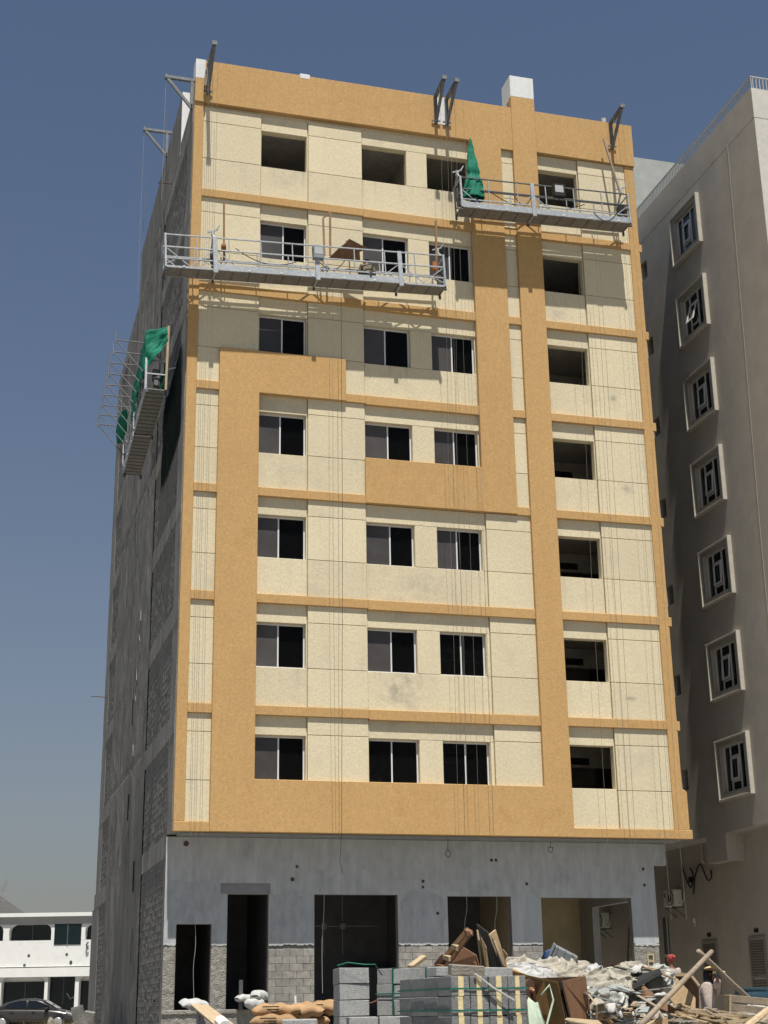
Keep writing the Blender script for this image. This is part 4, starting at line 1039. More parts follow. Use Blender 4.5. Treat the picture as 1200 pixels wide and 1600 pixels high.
for (u, v0, v1, lab) in ((700, 1311, 1340, 'looped black cable end hanging from the soffit above the second shop opening'), (860, 1315, 1332, 'short black cable end hanging from the soffit near the right')):
    a = ony(u, v0, .5); b = ony(u, v1, .5)
    rope(curve([a, a.lerp(b, .55), b + Vector((.07, 0, .16)), b + Vector((.05, 0, .02)), b + Vector((-.05, 0, .04)), b + Vector((-.06, 0, .16)), a.lerp(b, .55) + Vector((.01, 0, 0))]), .022, lab, BLACK, 'black cable ends under the overhang', 'rope')

# ------------------------------------------------------------------ people
def skin_mesh(name, chains, m, parent=None, sub=2, **k):
    """chains: list of (points, radii); first point of each chain is a root unless it names an existing point"""
    vs = []; es = []; rad = []; roots = []; look = {}
    for pts, rs_ in chains:
        prev = None
        for i, p in enumerate(pts):
            key = tuple(round(c, 4) for c in p)
            if key in look: j = look[key]
            else:
                j = len(vs); look[key] = j; vs.append(p); rad.append(rs_[i])
                if i == 0: roots.append(j)
            if prev is not None: es.append((prev, j))
            prev = j
    me = bpy.data.meshes.new(name); me.from_pydata(vs, es, []); me.update()
    o = bpy.data.objects.new(name, me); col.objects.link(o)
    if parent: o.parent = parent
    me.materials.append(m)
    s = o.modifiers.new('skin', 'SKIN'); s.use_smooth_shade = True
    for i, v in enumerate(me.skin_vertices[0].data):
        r = rad[i]; v.radius = r if isinstance(r, tuple) else (r, r); v.use_root = i in roots
    b = o.modifiers.new('sub', 'SUBSURF'); b.levels = sub; b.render_levels = sub
    tag(o, **k)
    # evaluate to a plain mesh
    dg = bpy.context.evaluated_depsgraph_get(); dg.update()
    ev = o.evaluated_get(dg); nm = bpy.data.meshes.new_from_object(ev)
    o.modifiers.clear(); o.data = nm
    if not nm.materials: nm.materials.append(m)
    for p in nm.polygons: p.use_smooth = True
    return o
def hand(c, d, side, up, parent, m, name='hand', curl=.5):
    """palm and five bent fingers; c wrist, d pointing direction, side towards the thumb, up = back of the hand"""
    c = Vector(c); d = Vector(d).normalized(); up = Vector(up).normalized(); side = Vector(side).normalized()
    ch = [([c, c + d * .045, c + d * .09], [(.022, .018), (.04, .016), (.04, .014)])]
    for i, l in enumerate((.068, .078, .072, .056)):
        b = c + d * .085 + side * (.03 - .02 * i)
        p1 = b + d * l * .45 - up * l * .12; p2 = p1 + d * l * (.4 - .3 * curl) - up * l * (.35 * curl + .1); p3 = p2 + d * l * (.15 - .3 * curl) - up * l * .35
        ch.append(([b - d * .02, p1, p2, p3], [.0095, .009, .0085, .007]))
    t = c + d * .03 + side * .03
    ch.append(([t, t + side * .03 + d * .025 - up * .01, t + side * .035 + d * .055 - up * .03], [.011, .010, .008]))
    return skin_mesh(name, ch, m, parent, 1)
def person(label, loc, rotz, pose, shirt, trousers, head=None, crouch=0, lookz=0, arms=None, group='workers on the building site', gloves=None, bulk=1.0):
    """faces local -y"""
    Vv = Vector
    if pose == 'stand':
        hip, ch_, nk = Vv((0, 0, .92)), Vv((0, .0, 1.28)), Vv((0, .01, 1.47))
        legs = [[(s * .09, 0, .90), (s * .11, -.02, .49), (s * .12, .03, .08)] for s in (-1, 1)]; toes = [(s * .13, -.16, .035) for s in (-1, 1)]
    elif pose == 'crouch':
        hip, ch_, nk = Vv((0, .12, .26)), Vv((0, -.06, .56)), Vv((0, -.14, .72))
        legs = [[(s * .10, .10, .24), (s * .17, -.32, .42), (s * .15, -.12, .06)] for s in (-1, 1)]; toes = [(s * .17, -.30, .03) for s in (-1, 1)]
    else:
        hip, ch_, nk = Vv((0, .05, .50)), Vv((0, -.04, .84)), Vv((0, -.08, 1.02))
        legs = [[(-.10, .04, .48), (-.16, -.30, .42), (-.15, -.22, .08)], [(.10, .05, .48), (.17, -.22, .07), (.16, .20, .07)]]; toes = [(-.16, -.38, .035), (.17, .30, .02)]
    hd = nk + Vv((0, -.03, .12)); cr_ = nk + Vv((0, -.02, .22))
    sh = [ch_ + Vv((s * .185, 0, .10)) for s in (-1, 1)]
    arms = arms or [[Vv((-.24, .02, -.18)), Vv((-.22, -.16, -.38))], [Vv((.24, .02, -.18)), Vv((.22, -.16, -.38))]]
    ch = [([hip, hip.lerp(ch_, .5), ch_, nk, hd, cr_], [(.135, .10), (.12, .095), (.15, .105), (.052, .052), (.078, .095), (.06, .075)]),
          ([hd, hd + Vv((0, -.085, -.005)), hd + Vv((0, -.112, -.015))], [(.078, .095), .03, .012])]
    body_arm = []
    for s in (0, 1):
        el = ch_ + arms[s][0]; wr = ch_ + arms[s][1]
        body_arm.append((sh[s], el, wr))
        ch.append(([ch_, sh[s], sh[s].lerp(el, .5), el, wr], [(.15, .105), .06, .05, .042, .027]))
        l = [Vv(p) for p in legs[s]]
        ch.append(([hip, l[0], l[0].lerp(l[1], .5), l[1], l[1].lerp(l[2], .45), l[2], Vv(toes[s])], [(.135, .10), .09, .078, .058, .055, .038, (.04, .03)]))
    o = skin_mesh('person', ch, SKIN, label=label, cat='person', group=group)
    o.location = loc; o.rotation_euler = (0, 0, rotz)
    # clothes
    e = .018
    sc_ = [([hip + Vv((0, 0, -.05)), hip.lerp(ch_, .5), ch_, ch_.lerp(nk, .55)], [(.155, .12), (.145, .12), (.172, .128), (.085, .08)])]
    for s in (0, 1):
        a, b, c = body_arm[s]
        sc_.append(([ch_, a, a.lerp(b, .5), b, b.lerp(c, .75)], [(.172, .128), .078, .068, .058, .05]))
    sc_ = [(p_, [tuple(c * bulk for c in r) if isinstance(r, tuple) else r * bulk for r in q_]) for p_, q_ in sc_]
    skin_mesh('shirt', sc_, shirt, o)
    tr_ = []
    for s in (0, 1):
        l = [Vv(p) for p in legs[s]]
        tr_.append(([hip, l[0], l[0].lerp(l[1], .5), l[1], l[1].lerp(l[2], .85)], [(.15, .118), .105, .092, .072, .06]))
    skin_mesh('trousers', tr_, trousers, o)
    for s in (0, 1):
        skin_mesh('shoe', [([Vv(legs[s][2]) + Vv((0, .03, -.02)), Vv(toes[s]) * .5 + Vv(legs[s][2]) * .5 + Vv((0, 0, -.01)), Vv(toes[s])], [.05, .048, .035])], BLACK, o, 1)
    for s in (-1, 1):
        part(MB().lathe([(.004, -.012), (.012, -.006), (.012, .006), (.004, .012)], hd + Vv((s * .03, -.088, .02)), 8, 'y'), 'eye', BLACK, o)
        skin_mesh('ear', [([hd + Vv((s * .074, .005, .015)), hd + Vv((s * .088, .012, -.02))], [.014, .011])], SKIN, o, 1)
    part(MB().box(hd.x - .025, hd.x + .025, hd.y - .098, hd.y - .09, hd.z - .052, hd.z - .044), 'mouth', PLYD, o)
    for s in (0, 1):
        a, b, c = body_arm[s]; d = (c - b).normalized()
        up = Vv((0, -1, 0)) if abs(d.y) < .7 else Vv((0, 0, 1)); side = d.cross(up) * (1 if s else -1)
        hand(c, d, side, up, o, (gloves or {}).get(s, SKIN), 'glove' if gloves and s in gloves else 'hand', .9 if gloves and s in gloves else .5)
    if head == 'hair' or head is None:
        skin_mesh('hair', [([hd + Vv((0, .035, .0)), hd + Vv((0, .02, .07)), cr_ + Vv((0, .0, .005))], [(.085, .075), (.09, .092), (.06, .07)])], HAIR, o)
    if head == 'red':
        skin_mesh('head_cloth', [([hd + Vv((0, .04, -.05)), hd + Vv((0, .02, .05)), cr_ + Vv((0, .01, .02))], [(.085, .085), (.105, .11), (.075, .085)]), ([hd + Vv((0, .09, .08)), hd + Vv((.03, .15, .03))], [.05, .03])], REDC, o)
    if head == 'cap':
        skin_mesh('scarf', [([nk + Vv((0, .0, -.06)), nk + Vv((0, .01, .03)), hd + Vv((0, .035, 0)), hd + Vv((0, .03, .06))], [(.085, .085), (.078, .078), (.088, .086), (.085, .085)]), ([nk + Vv((0, -.03, -.03)), nk + Vv((.01, -.11, -.15))], [.07, .045])], SCARF, o)
        cp = skin_mesh('cap', [([hd + Vv((0, .0, .065)), cr_ + Vv((0, .0, .015))], [(.122, .125), (.085, .095)])], CAPY, o)
        cb = MB()
        def brim(u_, v_):
            a = math.pi * (u_ - .5) * 1.0; r = .10 + .10 * v_ * math.cos(a * .9)
            return (hd.x + .095 * math.sin(a) * (1 + .1 * v_), hd.y - .035 - r * math.cos(a) * .95, hd.z + .062 - .035 * v_ - .02 * abs(math.sin(a)))
        cb.grid(brim, 12, 5); b_ = part(cb, 'cap_brim', CAPY, o, ); b_.modifiers.new('s', 'SOLIDIFY').thickness = .006
        part(MB().lathe([(.124, .05), (.126, .075), (.118, .075)], (hd.x, hd.y + .0, hd.z + .0), 18), 'cap_band', PLYD, o)
    return o

# workers
wl_ = P(1104, 1590, 22.0); wl_.z = -.04; WR = math.radians(62)
hp = Matrix.Rotation(-WR, 3, 'Z') @ (P(1121, 1519, 21.45) - wl_)            # where the hand closes on the pole
wc = Vector((0, -.04, .84)); wr_ = hp - wc - Vector((0, 0, .06)); el_ = Vector((.27, wr_.y * .6 - .02, .02))
person('worker in a yellow cap and pale pink shirt gripping a wooden pole', wl_, WR, 'kneel', SHIRTP, TROUS, 'cap',
       arms=[[Vector((-.25, -.02, -.20)), Vector((-.20, -.22, -.30))], [el_, wr_]], gloves={1: GLOVE}, bulk=1.2)
q = P(1053, 1560, 31.0); person('worker with a red head cloth seen behind the dark board', (q.x, q.y, -.02), math.radians(200), 'stand', SHIRTP, TROUS, 'red')
q = ony(586, 1220, .55); person('worker in a checked shirt leaning in the first floor window', (q.x + .02, .50, B(0) - .02), math.radians(20), 'stand', PLAID, TROUS, None)
q = ony(571, 430, -.75); person('worker crouching on the long platform beside the plywood sheet', (q.x + .05, -.75, 22.36), math.radians(165), 'crouch', SHIRTK, TROUS, None)

# ------------------------------------------------------------------ block stacks in the foreground
def frame_of(a):
    """horizontal axes turned by a degrees from the image plane: (right, away)"""
    r = Vector((.9619, -.2735, 0)); f = Vector((.2735, .9619, 0)); a = math.radians(a)
    R_ = r * math.cos(a) + f * math.sin(a)
    return math.atan2(R_.y, R_.x)
def stack(label, corner, ang, nx, ny, nz, bx, by, bz, foam=False, seed=1, missing=(), straps=(), bm=None):
    """corner = near left bottom corner; local x to the right along the front, y away"""
    o = empty('block_stack', label, 'block stack', corner, (0, 0, ang), group='stacks of grey concrete blocks')
    r = random.Random(seed); protos = []
    for k in range(4):
        m = MB().cbox(.003, bx - .003, .003, by - .003, .002, bz - .002, .005)
        cc = [(r.choice((0, bx)), r.choice((0, 0, by)), r.choice((0, bz))) for q in range(2 if k else 0)]
        nv_ = []
        for p in m.v:
            p = Vector(p) + Vector((r.uniform(-1, 1), r.uniform(-1, 1), r.uniform(-1, 1))) * .0025
            for c_ in cc:
                if (p - Vector(c_)).length < .02: p = p.lerp(Vector((bx / 2, by / 2, bz / 2)), r.uniform(.02, .07))
            nv_.append(tuple(p))
        m.v = nv_
        protos.append(m)
    first = None; var_ = []
    for k in range(nz):
        for i in range(nx):
            for j in range(ny):
                if 0 < i < nx - 1 and 0 < j < ny - 1 and k < nz - 1: continue
                if (i, j, k) in missing: continue
                loc = (i * bx + r.uniform(-.006, .006), j * by + r.uniform(-.006, .006), k * bz)
                if first is None:
                    first = part(protos[0], 'concrete_block', bm or CBLOCK, o); first.location = loc; c = first; var_ = [first.data]
                    for q in protos[1:4]:
                        t_ = q.build('t', bm or CBLOCK); var_.append(t_.data); bpy.data.objects.remove(t_)
                else:
                    c = share(first, 'concrete_block', o, loc); c.data = r.choice(var_)
                if foam and j == 0:
                    if 'fm' not in protos: protos.append('fm'); protos.append(MB().box(bx * .40, bx * .60, -.004, .003, .0, bz - .003))
                    part(MB().box(bx * .37 + r.uniform(-.008, .008), bx * .62 + r.uniform(-.008, .008), -.006, .004, .001, bz - .001), 'foam_strip', FOAM, c)
    sx, sy, sz = nx * bx, ny * by, nz * bz
    for s in straps:
        m = MB()
        if s[0] == 'h':
            z = s[1]; t = .012; m.box(-t, sx + t, -t, -t + .004, z - .008, z + .008); m.box(-t, -t + .004, -t + .004, sy + t, z - .008, z + .008); m.box(sx + t - .004, sx + t, -t + .004, sy + t, z - .008, z + .008)
        else:
            x = s[1]; t = .010; m.box(x - .009, x + .009, -t, -t + .004, 0, sz + .004); m.box(x - .009, x + .009, -t, sy, sz + .004, sz + .008)
        part(m, 'strap', STRAP, o)
    return o
cB = P(704.5, 1528, 15.3); aB = frame_of(20)
sB = stack('strapped stack of grey blocks with beige foam strips on the front', (cB.x, cB.y, 0), aB, 4, 4, 5, .215, .39, .197, True, 2, straps=(('h', .86), ('h', .645)), bm=CBLOCKD)
cA = P(530, 1511, 18.8); aA = frame_of(8)
stack('tallest block stack at the left with one block on top overhanging', (cA.x, cA.y, 0), aA, 1, 2, 6, .39, .40, .197, False, 3)
cA2 = P(588, 1517, 19.4); aA2 = frame_of(-26)
stack('long row of strapped grey blocks rising behind the dark stack', (cA2.x, cA2.y, 0), aA2, 5, 2, 6, .24, .40, .196, False, 5, straps=(('v', .24), ('v', .72), ('h', .86)))
cA3 = P(640, 1511, 19.8)
cA4 = P(545, 1588, 17.4)
stack('low block pair lying in front of the tallest stack', (cA4.x, cA4.y, 0), frame_of(10), 2, 1, 3, .36, .2, .197, False, 7)
# blocks and slabs loose on the stacks
def slab(label, c, ang, tilt, roll, dims, m, name, cat, group=None):
    b = MB().cbox(-dims[0] / 2, dims[0] / 2, -dims[1] / 2, dims[1] / 2, -dims[2] / 2, dims[2] / 2, min(dims) * .08)
    o = b.build(name, m, label=label, cat=cat, group=group); o.location = c; o.rotation_euler = (math.radians(tilt), math.radians(roll), ang)
    return o
topB = Vector((cB.x, cB.y, .985)); rB = Vector((math.cos(aB), math.sin(aB), 0)); fB = Vector((-math.sin(aB), math.cos(aB), 0))
slab('broken pale block lying on top of the foam strip stack', topB + rB * .28 + fB * .25 + Vector((0, 0, .06)), aB - .2, 3, 4, (.36, .2, .11), STONE, 'broken_block', 'block')
slab('flat grey slab lying on the back of the foam strip stack', topB + rB * .55 + fB * .8 + Vector((0, 0, .055)), aB, 0, 1, (.9, .3, .10), CBLOCK, 'slab', 'slab')
slab('grey block at the near end of the cement bags', P(468, 1606, 17.5), frame_of(5), 0, 0, (.42, .2, .2), CBLOCK, 'concrete_block', 'block')
MB().tube([topB + rB * .26 + fB * (-.02) + Vector((0, 0, .02)), topB + rB * .45 + fB * (-.05) - Vector((0, 0, .12)), topB + rB * .68 + fB * (-.06) - Vector((0, 0, .25))], .011, 6).build('strap_end', CABLEL, label='loose pale strap end hanging over the foam strips', cat='strap')
MB().tube([topB + rB * 1.02 + Vector((0, 0, -.2)), topB + rB * 1.12 + fB * .0 + Vector((0, 0, -.1)), topB + rB * 1.16 + Vector((0, 0, -.25)), topB + rB * 1.02 + fB * -.1 + Vector((0, 0, -.5)), topB + rB * .93 + fB * -.12 + Vector((0, 0, -.62))], .012, 6).build('bent_strip', GREENB, label='curled pale green strip beside the foam strip stack', cat='strip', smooth=True)
MB().tube([cA + Vector((.0, .1, .02)), cA + Vector((.16, .2, .06)), cA + Vector((.36, .1, .03)), cA + Vector((.5, .1, .03)), cA + Vector((.62, .2, -.1))], .008, 5).build('green_strap', STRAP, label='loose green strap end on the tallest block stack', cat='strap')
MB().tube([cA2 + Vector((-.42, -.05, -.42)), cA2 + Vector((-.1, -.12, -.40)), cA2 + Vector((.0, -.1, -.36))], .01, 5).build('wire', RUST, label='bent wire sticking out between the block stacks', cat='wire')
slab('short pale timber offcut on the long row of blocks', P(652, 1503, 20.2), .6, 8, -24, (.34, .09, .05), WOODL, 'timber_offcut', 'timber')

# ------------------------------------------------------------------ cement bags, planks, bag by the door
def bag(name, label, c, ang, l, w_, h_, m, seed, group, tilt=0, marks=False):
    def fn(u_, v_):
        a = 2 * math.pi * u_; t = -1 + 2 * v_
        e = max(0.02, 1 - abs(t) ** 3.2) ** .5
        x = l / 2 * t; y = w_ / 2 * math.copysign(abs(math.cos(a)) ** .7, math.cos(a)) * (.55 + .45 * e); z = h_ / 2 * math.copysign(abs(math.sin(a)) ** .8, math.sin(a)) * e
        d = .02 * fbm((x * 4 + seed, y * 4, z * 4)) + .012 * math.sin(x * 28 + seed)
        return (x + d * .5, y + d, z + d * e)
    o = MB().grid(fn, 22, 20).build(name, m, smooth=True, label=label, cat='bag', group=group)
    o.location = c; o.rotation_euler = (math.radians(tilt), 0, ang)
    return o
gb = 'brown paper cement bags beside the block stacks'
for i, (u, v, d, a, t, lab) in enumerate(((432, 1579, 20.0, 4, 0, 'upper left brown cement bag with dark print'), (470, 1580, 20.3, -6, 4, 'brown cement bag in the middle of the top layer'), (497, 1576, 20.6, 12, 0, 'crumpled brown cement bag nearest the tall block stack'), (430, 1597, 19.8, 0, 0, 'brown cement bag at the bottom left of the heap'), (478, 1596, 20.5, 3, 0, 'brown cement bag at the bottom right of the heap'), (522, 1573, 21.2, 8, 5, 'brown cement bag behind the tall block stack'))):
    o = bag('cement_bag', lab, P(u, v, d), frame_of(a), .66, .42, .19, BAGP, i * 3.1, gb, t)
    for j in range(3 if i in (0, 1, 3) else 1):
        mb = MB(); L_ = .22 - .05 * j
        def pr(u_, v_, j=j, L_=L_):
            x = -.12 + L_ * (u_ - .3) + .04 * j; zz = .05 - .035 * j + .015 * (v_ - .5)
            return (x, -.222 - .012 * (1 - abs(zz) * 8), zz)
        mb.grid(pr, 6, 2); part(mb, 'print_line', BLACK, o)
for i, (u, v, r_, lab) in enumerate(((397, 1568, 0, 'white woven bag lying on the sill of the tall doorway'), (405, 1556, 50, 'silver white bag slumped on top in the tall doorway'), (383, 1560, 20, 'rolled pale bag at the left of the doorway heap'))):
    q = ony(u, v, .75 + .1 * i); bag('white_bag', lab, q, math.radians(r_), .55, .38, .28 if i != 2 else .2, BAGW, i * 5 + 20, 'white bags in the tall doorway')
MB().box(2.1, 2.2, .85, .95, .72, 1.5).build('pipe_offcut', STEELD, label='dark post standing in the tall doorway', cat='post').location = (-.35, .0, 0)
MB().tube([ony(462, 1572, -4), ony(461, 1556, -4)], .03, 7).build('white_pipe', PAPER, label='short white pipe standing behind the cement bags', cat='pipe')
q = P(300, 1566, 25); q2_ = P(348, 1606, 22)
MB().beam(q, q2_, .16, .03).build('plank', WOODL, label='pale plank leaning at the small doorway, upper one', cat='plank', group='planks leaning at the small doorway')
MB().beam(q + Vector((.16, .02, -.02)), q2_ + Vector((.18, 0, -.02)), .13, .03).build('plank', WOODL, label='pale plank leaning at the small doorway, lower one', cat='plank', group='planks leaning at the small doorway')
MB().prism([P(310, 1572, 24.6), P(314, 1580, 24.4), P(330, 1620, 23), P(311, 1620, 23.6)], (0, .25, 0)).build('dark_box', GREYD, label='dark open box under the leaning planks', cat='box')
bag('paper_sack', 'empty crumpled paper sack over the top of the leaning planks', P(303, 1569, 24.8), .3, .5, .3, .14, BAGW, 44, None, 20)
MB().tube([P(344, 1596, 22.2), P(352, 1604, 21.8)], .09, 10).build('white_tube', PAPER, label='white tube at the foot of the leaning planks', cat='tube')
for (u, v, lab) in ((570, 1579, 'black pipe stub'),): pass

# ------------------------------------------------------------------ debris heap
rb = random.Random(21)
def mound(name, m, c, rx, ry, h, seed, rough, label=None, cat=None, kind=None, nu=60, nv=60, folds=0, ang=0, group=None):
    cs, sn = math.cos(ang), math.sin(ang)
    def fn(u_, v_):
        x = (u_ * 2 - 1); y = (v_ * 2 - 1); r = math.sqrt(x * x + y * y)
        hh = max(0, 1 - r ** 1.7)
        px, py = x * rx, y * ry
        z = h * hh ** .75
        if folds:
            q = Vector((px * 3.2 + seed, py * 3.2, 0)) ; wv = Vector((fbm(q), fbm(q + Vector((9, 3, 1))), 0)) * .5
            z += folds * (1 - abs(noise.noise((px * 3.1 + wv.x * 2 + seed, py * 5.0 + wv.y * 2, 0)))  ) ** 4 * min(1, hh * 3)
            z += folds * .6 * (1 - abs(noise.noise((px * 8 + wv.x * 3, py * 6 + wv.y * 3 + seed, 2)))) ** 5 * min(1, hh * 3)
        z += rough * fbm((px * 3 + seed, py * 3, 1), 5) * min(1, hh * 4)
        z += rough * .9 * (noise.cell((px * 6.5 + seed, py * 6.5, .5)) if rough > .1 else 0) * min(1, hh * 4)
        return (c[0] + px * cs - py * sn, c[1] + px * sn + py * cs, max(-.02, z) + c[2])
    return MB().grid(fn, nu, nv).build(name, m, smooth=not (rough > .1), label=label, cat=cat, kind=kind, group=group)
g0 = frame_of(0)
hc = P(860, 1560, 19.0)
mound('rubble', RUBB, (hc.x, hc.y + .3, 0), 2.0, 1.7, .98, 3, .10, kind='stuff', nu=110, nv=90, ang=g0)
hc2 = P(985, 1580, 19.0)
mound('rubble', RUBB, (hc2.x, hc2.y + .3, 0), 2.0, 1.6, .80, 9, .10, kind='stuff', nu=110, nv=90, ang=g0)
hc3 = P(1130, 1600, 18.8)
mound('rubble', RUBB, (hc3.x, hc3.y, 0), 1.9, 1.4, .36, 15, .10, kind='stuff', nu=90, nv=70, ang=g0)
# crumpled sheets: folded strips of plastic and sacking lying over the heap
def sheet(name, label, c, ang, l, w_, hump, seed, m, group='crumpled sheets on the debris heap', tilt=0, fold=.10, cat='plastic sheet', res=(120, 96)):
    r_ = random.Random(seed * 13); A = (l + w_) / 2
    main = r_.uniform(0, 3.14)
    rid = []
    for i in range(int(34 + 40 * A)):
        th = main + r_.gauss(0, .5) if i % 4 else r_.uniform(0, 3.14)
        rid.append((r_.uniform(-.55, .55) * l, r_.uniform(-.55, .55) * w_, math.cos(th), math.sin(th), r_.uniform(.012, .030) * (1 + .6 * A), r_.uniform(.25, .8) * A * .6, r_.uniform(.3, 1.0), r_.uniform(-2.5, 2.5)))
    def fn(u_, v_):
        x = (u_ - .5) * l; y = (v_ - .5) * w_
        e = (u_ * (1 - u_) * 4) ** .4 * (v_ * (1 - v_) * 4) ** .4
        z = hump * e; zf = 0; sx_ = sy_ = 0
        for (cx, cy, c_, s_, wd, ln, h, bend) in rid:
            t = (x - cx) * c_ + (y - cy) * s_; d = -(x - cx) * s_ + (y - cy) * c_ + bend * t * t
            if abs(t) < ln and abs(d) < wd * 3:
                k = (1 - (t / ln) ** 2); g_ = h * k * math.exp(-(d / wd) ** 2)
                zf += g_ ** 4; q_ = .5 * wd * g_ * math.sin(d / wd * 1.2); sx_ -= -s_ * q_; sy_ -= c_ * q_
        z += fold * .8 * zf ** .25 + .022 * fbm((x * 3, y * 3, seed), 3) + .008 * fbm((x * 16, y * 16, seed), 2)
        kk = .12 * min(1, A); s1 = kk * noise.noise((seed, u_ * 4, v_ * 3)); s2 = kk * noise.noise((v_ * 4, seed, u_ * 3))
        return (x + s1 + sx_, y + s2 + sy_, z - .12 * (1 - e))
    o = MB().grid(fn, res[0], res[1]).build(name, m, smooth=True, label=label, cat=cat, group=group)
    o.location = c; o.rotation_euler = (math.radians(tilt), 0, ang)
    o.modifiers.new('s', 'SOLIDIFY').thickness = .006
    return o
sheet('plastic_sheeting', 'big white crumpled sheeting heaped behind the ochre cabinet', P(858, 1528, 18.0), g0 + .1, 1.2, .95, .08, 3, SHEETM, tilt=26, fold=.15)
sheet('plastic_sheeting', 'smooth white sheet sliding down at the left of the heap', P(828, 1521, 17.8), g0 + .5, .75, .5, .06, 8, BAGW, tilt=22, fold=.08)
sheet('plastic_sheeting', 'dusty pale sheeting spread over the middle of the heap', P(945, 1533, 18.8), g0 - .1, 1.05, .8, .10, 13, SHEETM, tilt=16, fold=.10)
sheet('plastic_sheeting', 'torn pale sacking on the crest right of the heap', P(985, 1525, 19.4), g0 + .2, .75, .6, .08, 19, SHEETM, tilt=14, fold=.12)
sheet('plastic_sheeting', 'pale sheet crumpled between cabinet and black board', P(938, 1532, 17.4), g0, .8, .4, .05, 23, SHEETM, tilt=26, fold=.10)
sheet('plastic_bag', 'milky plastic bag hanging in front of the grey slab', P(962, 1562, 16.9), g0 + 1.2, .42, .26, .06, 29, CLEARB, tilt=58, fold=.09)
sheet('plastic_bag', 'milky torn plastic dangling at the right of the cabinet', P(925, 1548, 16.8), g0 + 1.5, .34, .14, .03, 37, CLEARB, tilt=62, fold=.06)
sheet('plastic_bag', 'clear bag bulging at the right end of the black board', P(1030, 1532, 18.4), g0 + 1.1, .62, .36, .14, 31, CLEARB, tilt=55, fold=.09)
sheet('plastic_bag', 'white rag at the foot of the wooden pole', P(1018, 1590, 16.8), g0 + .3, .5, .4, .12, 41, SHEETM, tilt=15, fold=.08)
sheet('plastic_bag', 'white torn paper on the brown drawer', P(1037, 1560, 17.0), g0 + 1.3, .36, .14, .03, 43, BAGW, tilt=60, fold=.05)
sheet('sack', 'white sack at the far right edge behind the timber log', P(1196, 1578, 18.6), g0, .55, .4, .08, 47, BAGW, tilt=8, fold=.06)
sheet('blue_cloth', 'blue rag beside the grey bin on top of the heap', P(860, 1491, 18.5), g0 + .4, .16, .12, .03, 51, BLUEC, tilt=30, fold=.05, cat='cloth')
rs_ = random.Random(77)
for i in range(9):
    u = rs_.uniform(905, 1025); hi_ = i < 5
    v = rs_.uniform(1512, 1532) if hi_ else rs_.uniform(1552, 1592); d = rs_.uniform(18.0, 18.8) if hi_ else rs_.uniform(16.2, 16.9)
    sheet('rag', 'small crumpled rag among the rubble of the heap', P(u, v, d), rs_.uniform(0, 3), rs_.uniform(.2, .4), rs_.uniform(.12, .28), .03, 100 + i * 3, rs_.choice([SHEETM, CLEARB, BAGW]), group='small rags among the rubble', tilt=rs_.uniform(0, 40), fold=.07, cat='cloth', res=(30, 24))
# grey bin lying on its side
bn = empty('plastic_bin', 'grey plastic bin lying on top of the heap', 'bin', P(882, 1495, 18.45), (math.radians(8), math.radians(28), g0))
part(MB().cbox(-.17, .15, -.12, .12, -.09, .08, .015), 'body', BIN, bn); part(MB().cbox(-.185, -.165, -.13, .13, -.10, .09, .006), 'rim', BIN, bn)
for i in range(3): part(MB().box(-.14 + .1 * i, -.12 + .1 * i, -.126, -.118, -.085, .075), 'rib', BIN, bn)
# boards: name, label, quad in photo columns/rows with its own distance, thickness, material
def board(name, label, pts, th, m, cat='board', group=None, out=None):
    q = [P(*p) for p in pts]
    n = (q[1] - q[0]).cross(q[2] - q[0]).normalized()
    if n.dot(CAMP - q[0]) > 0: n = -n
    return bev(MB().prism(q, n * th).build(name, m, label=label, cat=cat, group=group), .004)
# low wardrobe carcass tipped over
cab = empty('broken_cabinet', 'broken ochre and brown plywood cabinet lying open in the heap', 'cabinet', P(872, 1570, 15.8))
def cpart(name, pts, th, m):
    q = [P(*p) - cab.location for p in pts]
    n = (q[1] - q[0]).cross(q[2] - q[0]).normalized()
    if n.dot(CAMP - cab.location - q[0]) > 0: n = -n
    return part(MB().prism(q, n * th), name, m, cab)
cpart('side_panel', [(786, 1507, 17.2), (800, 1516, 16.8), (826, 1524, 16.5), (850, 1529, 16.2), (872, 1533, 15.9), (883, 1590, 15.8), (884, 1625, 15.8), (862, 1610, 16.0), (843, 1580, 16.2), (828, 1561, 16.5), (815, 1544, 16.8), (800, 1530, 17.0)], .02, PLYY)
cpart('door_panel', [(879, 1533, 15.85), (915, 1525, 16.5), (923, 1583, 16.4), (922, 1593, 16.4), (893, 1592, 15.8)], .02, PLYB)
cpart('inner_panel', [(873, 1534, 15.9), (880, 1536, 15.95), (893, 1592, 15.85), (885, 1592, 15.8)], .02, BLACKB)
cpart('edge_strip', [(919, 1554, 16.2), (921, 1553, 16.2), (933, 1570, 16.0), (933, 1592, 16.0), (931, 1592, 16.0), (931, 1571, 16.0)], .02, WOODL)
cpart('label_sheet', [(906, 1569.5, 16.33), (917, 1568, 16.36), (918.5, 1583, 16.33), (907.5, 1585, 16.30)], .002, PAPER)
cpart('back_panel', [(800, 1530, 17.3), (915, 1526, 17.2), (918, 1620, 17.2), (815, 1620, 17.2)], .015, PLYD)
rc = P(829, 1547, 16.28)
wl = empty('round_disc', 'dark round disc with an orange hub beside the cabinet', 'disc', rc, (0, 0, frame_of(50)))
part(MB().lathe([(.115, .03), (.12, .015), (.115, 0), (.03, -.006)], (0, 0, 0), 20, 'y'), 'plate', PLYD, wl)
part(MB().lathe([(.032, -.004), (.03, -.03), (.012, -.035)], (0, 0, 0), 12, 'y'), 'hub', ORANGP, wl)
part(MB().lathe([(.011, -.03), (.010, -.042)], (0, 0, 0), 8, 'y'), 'bolt', PAPER, wl)
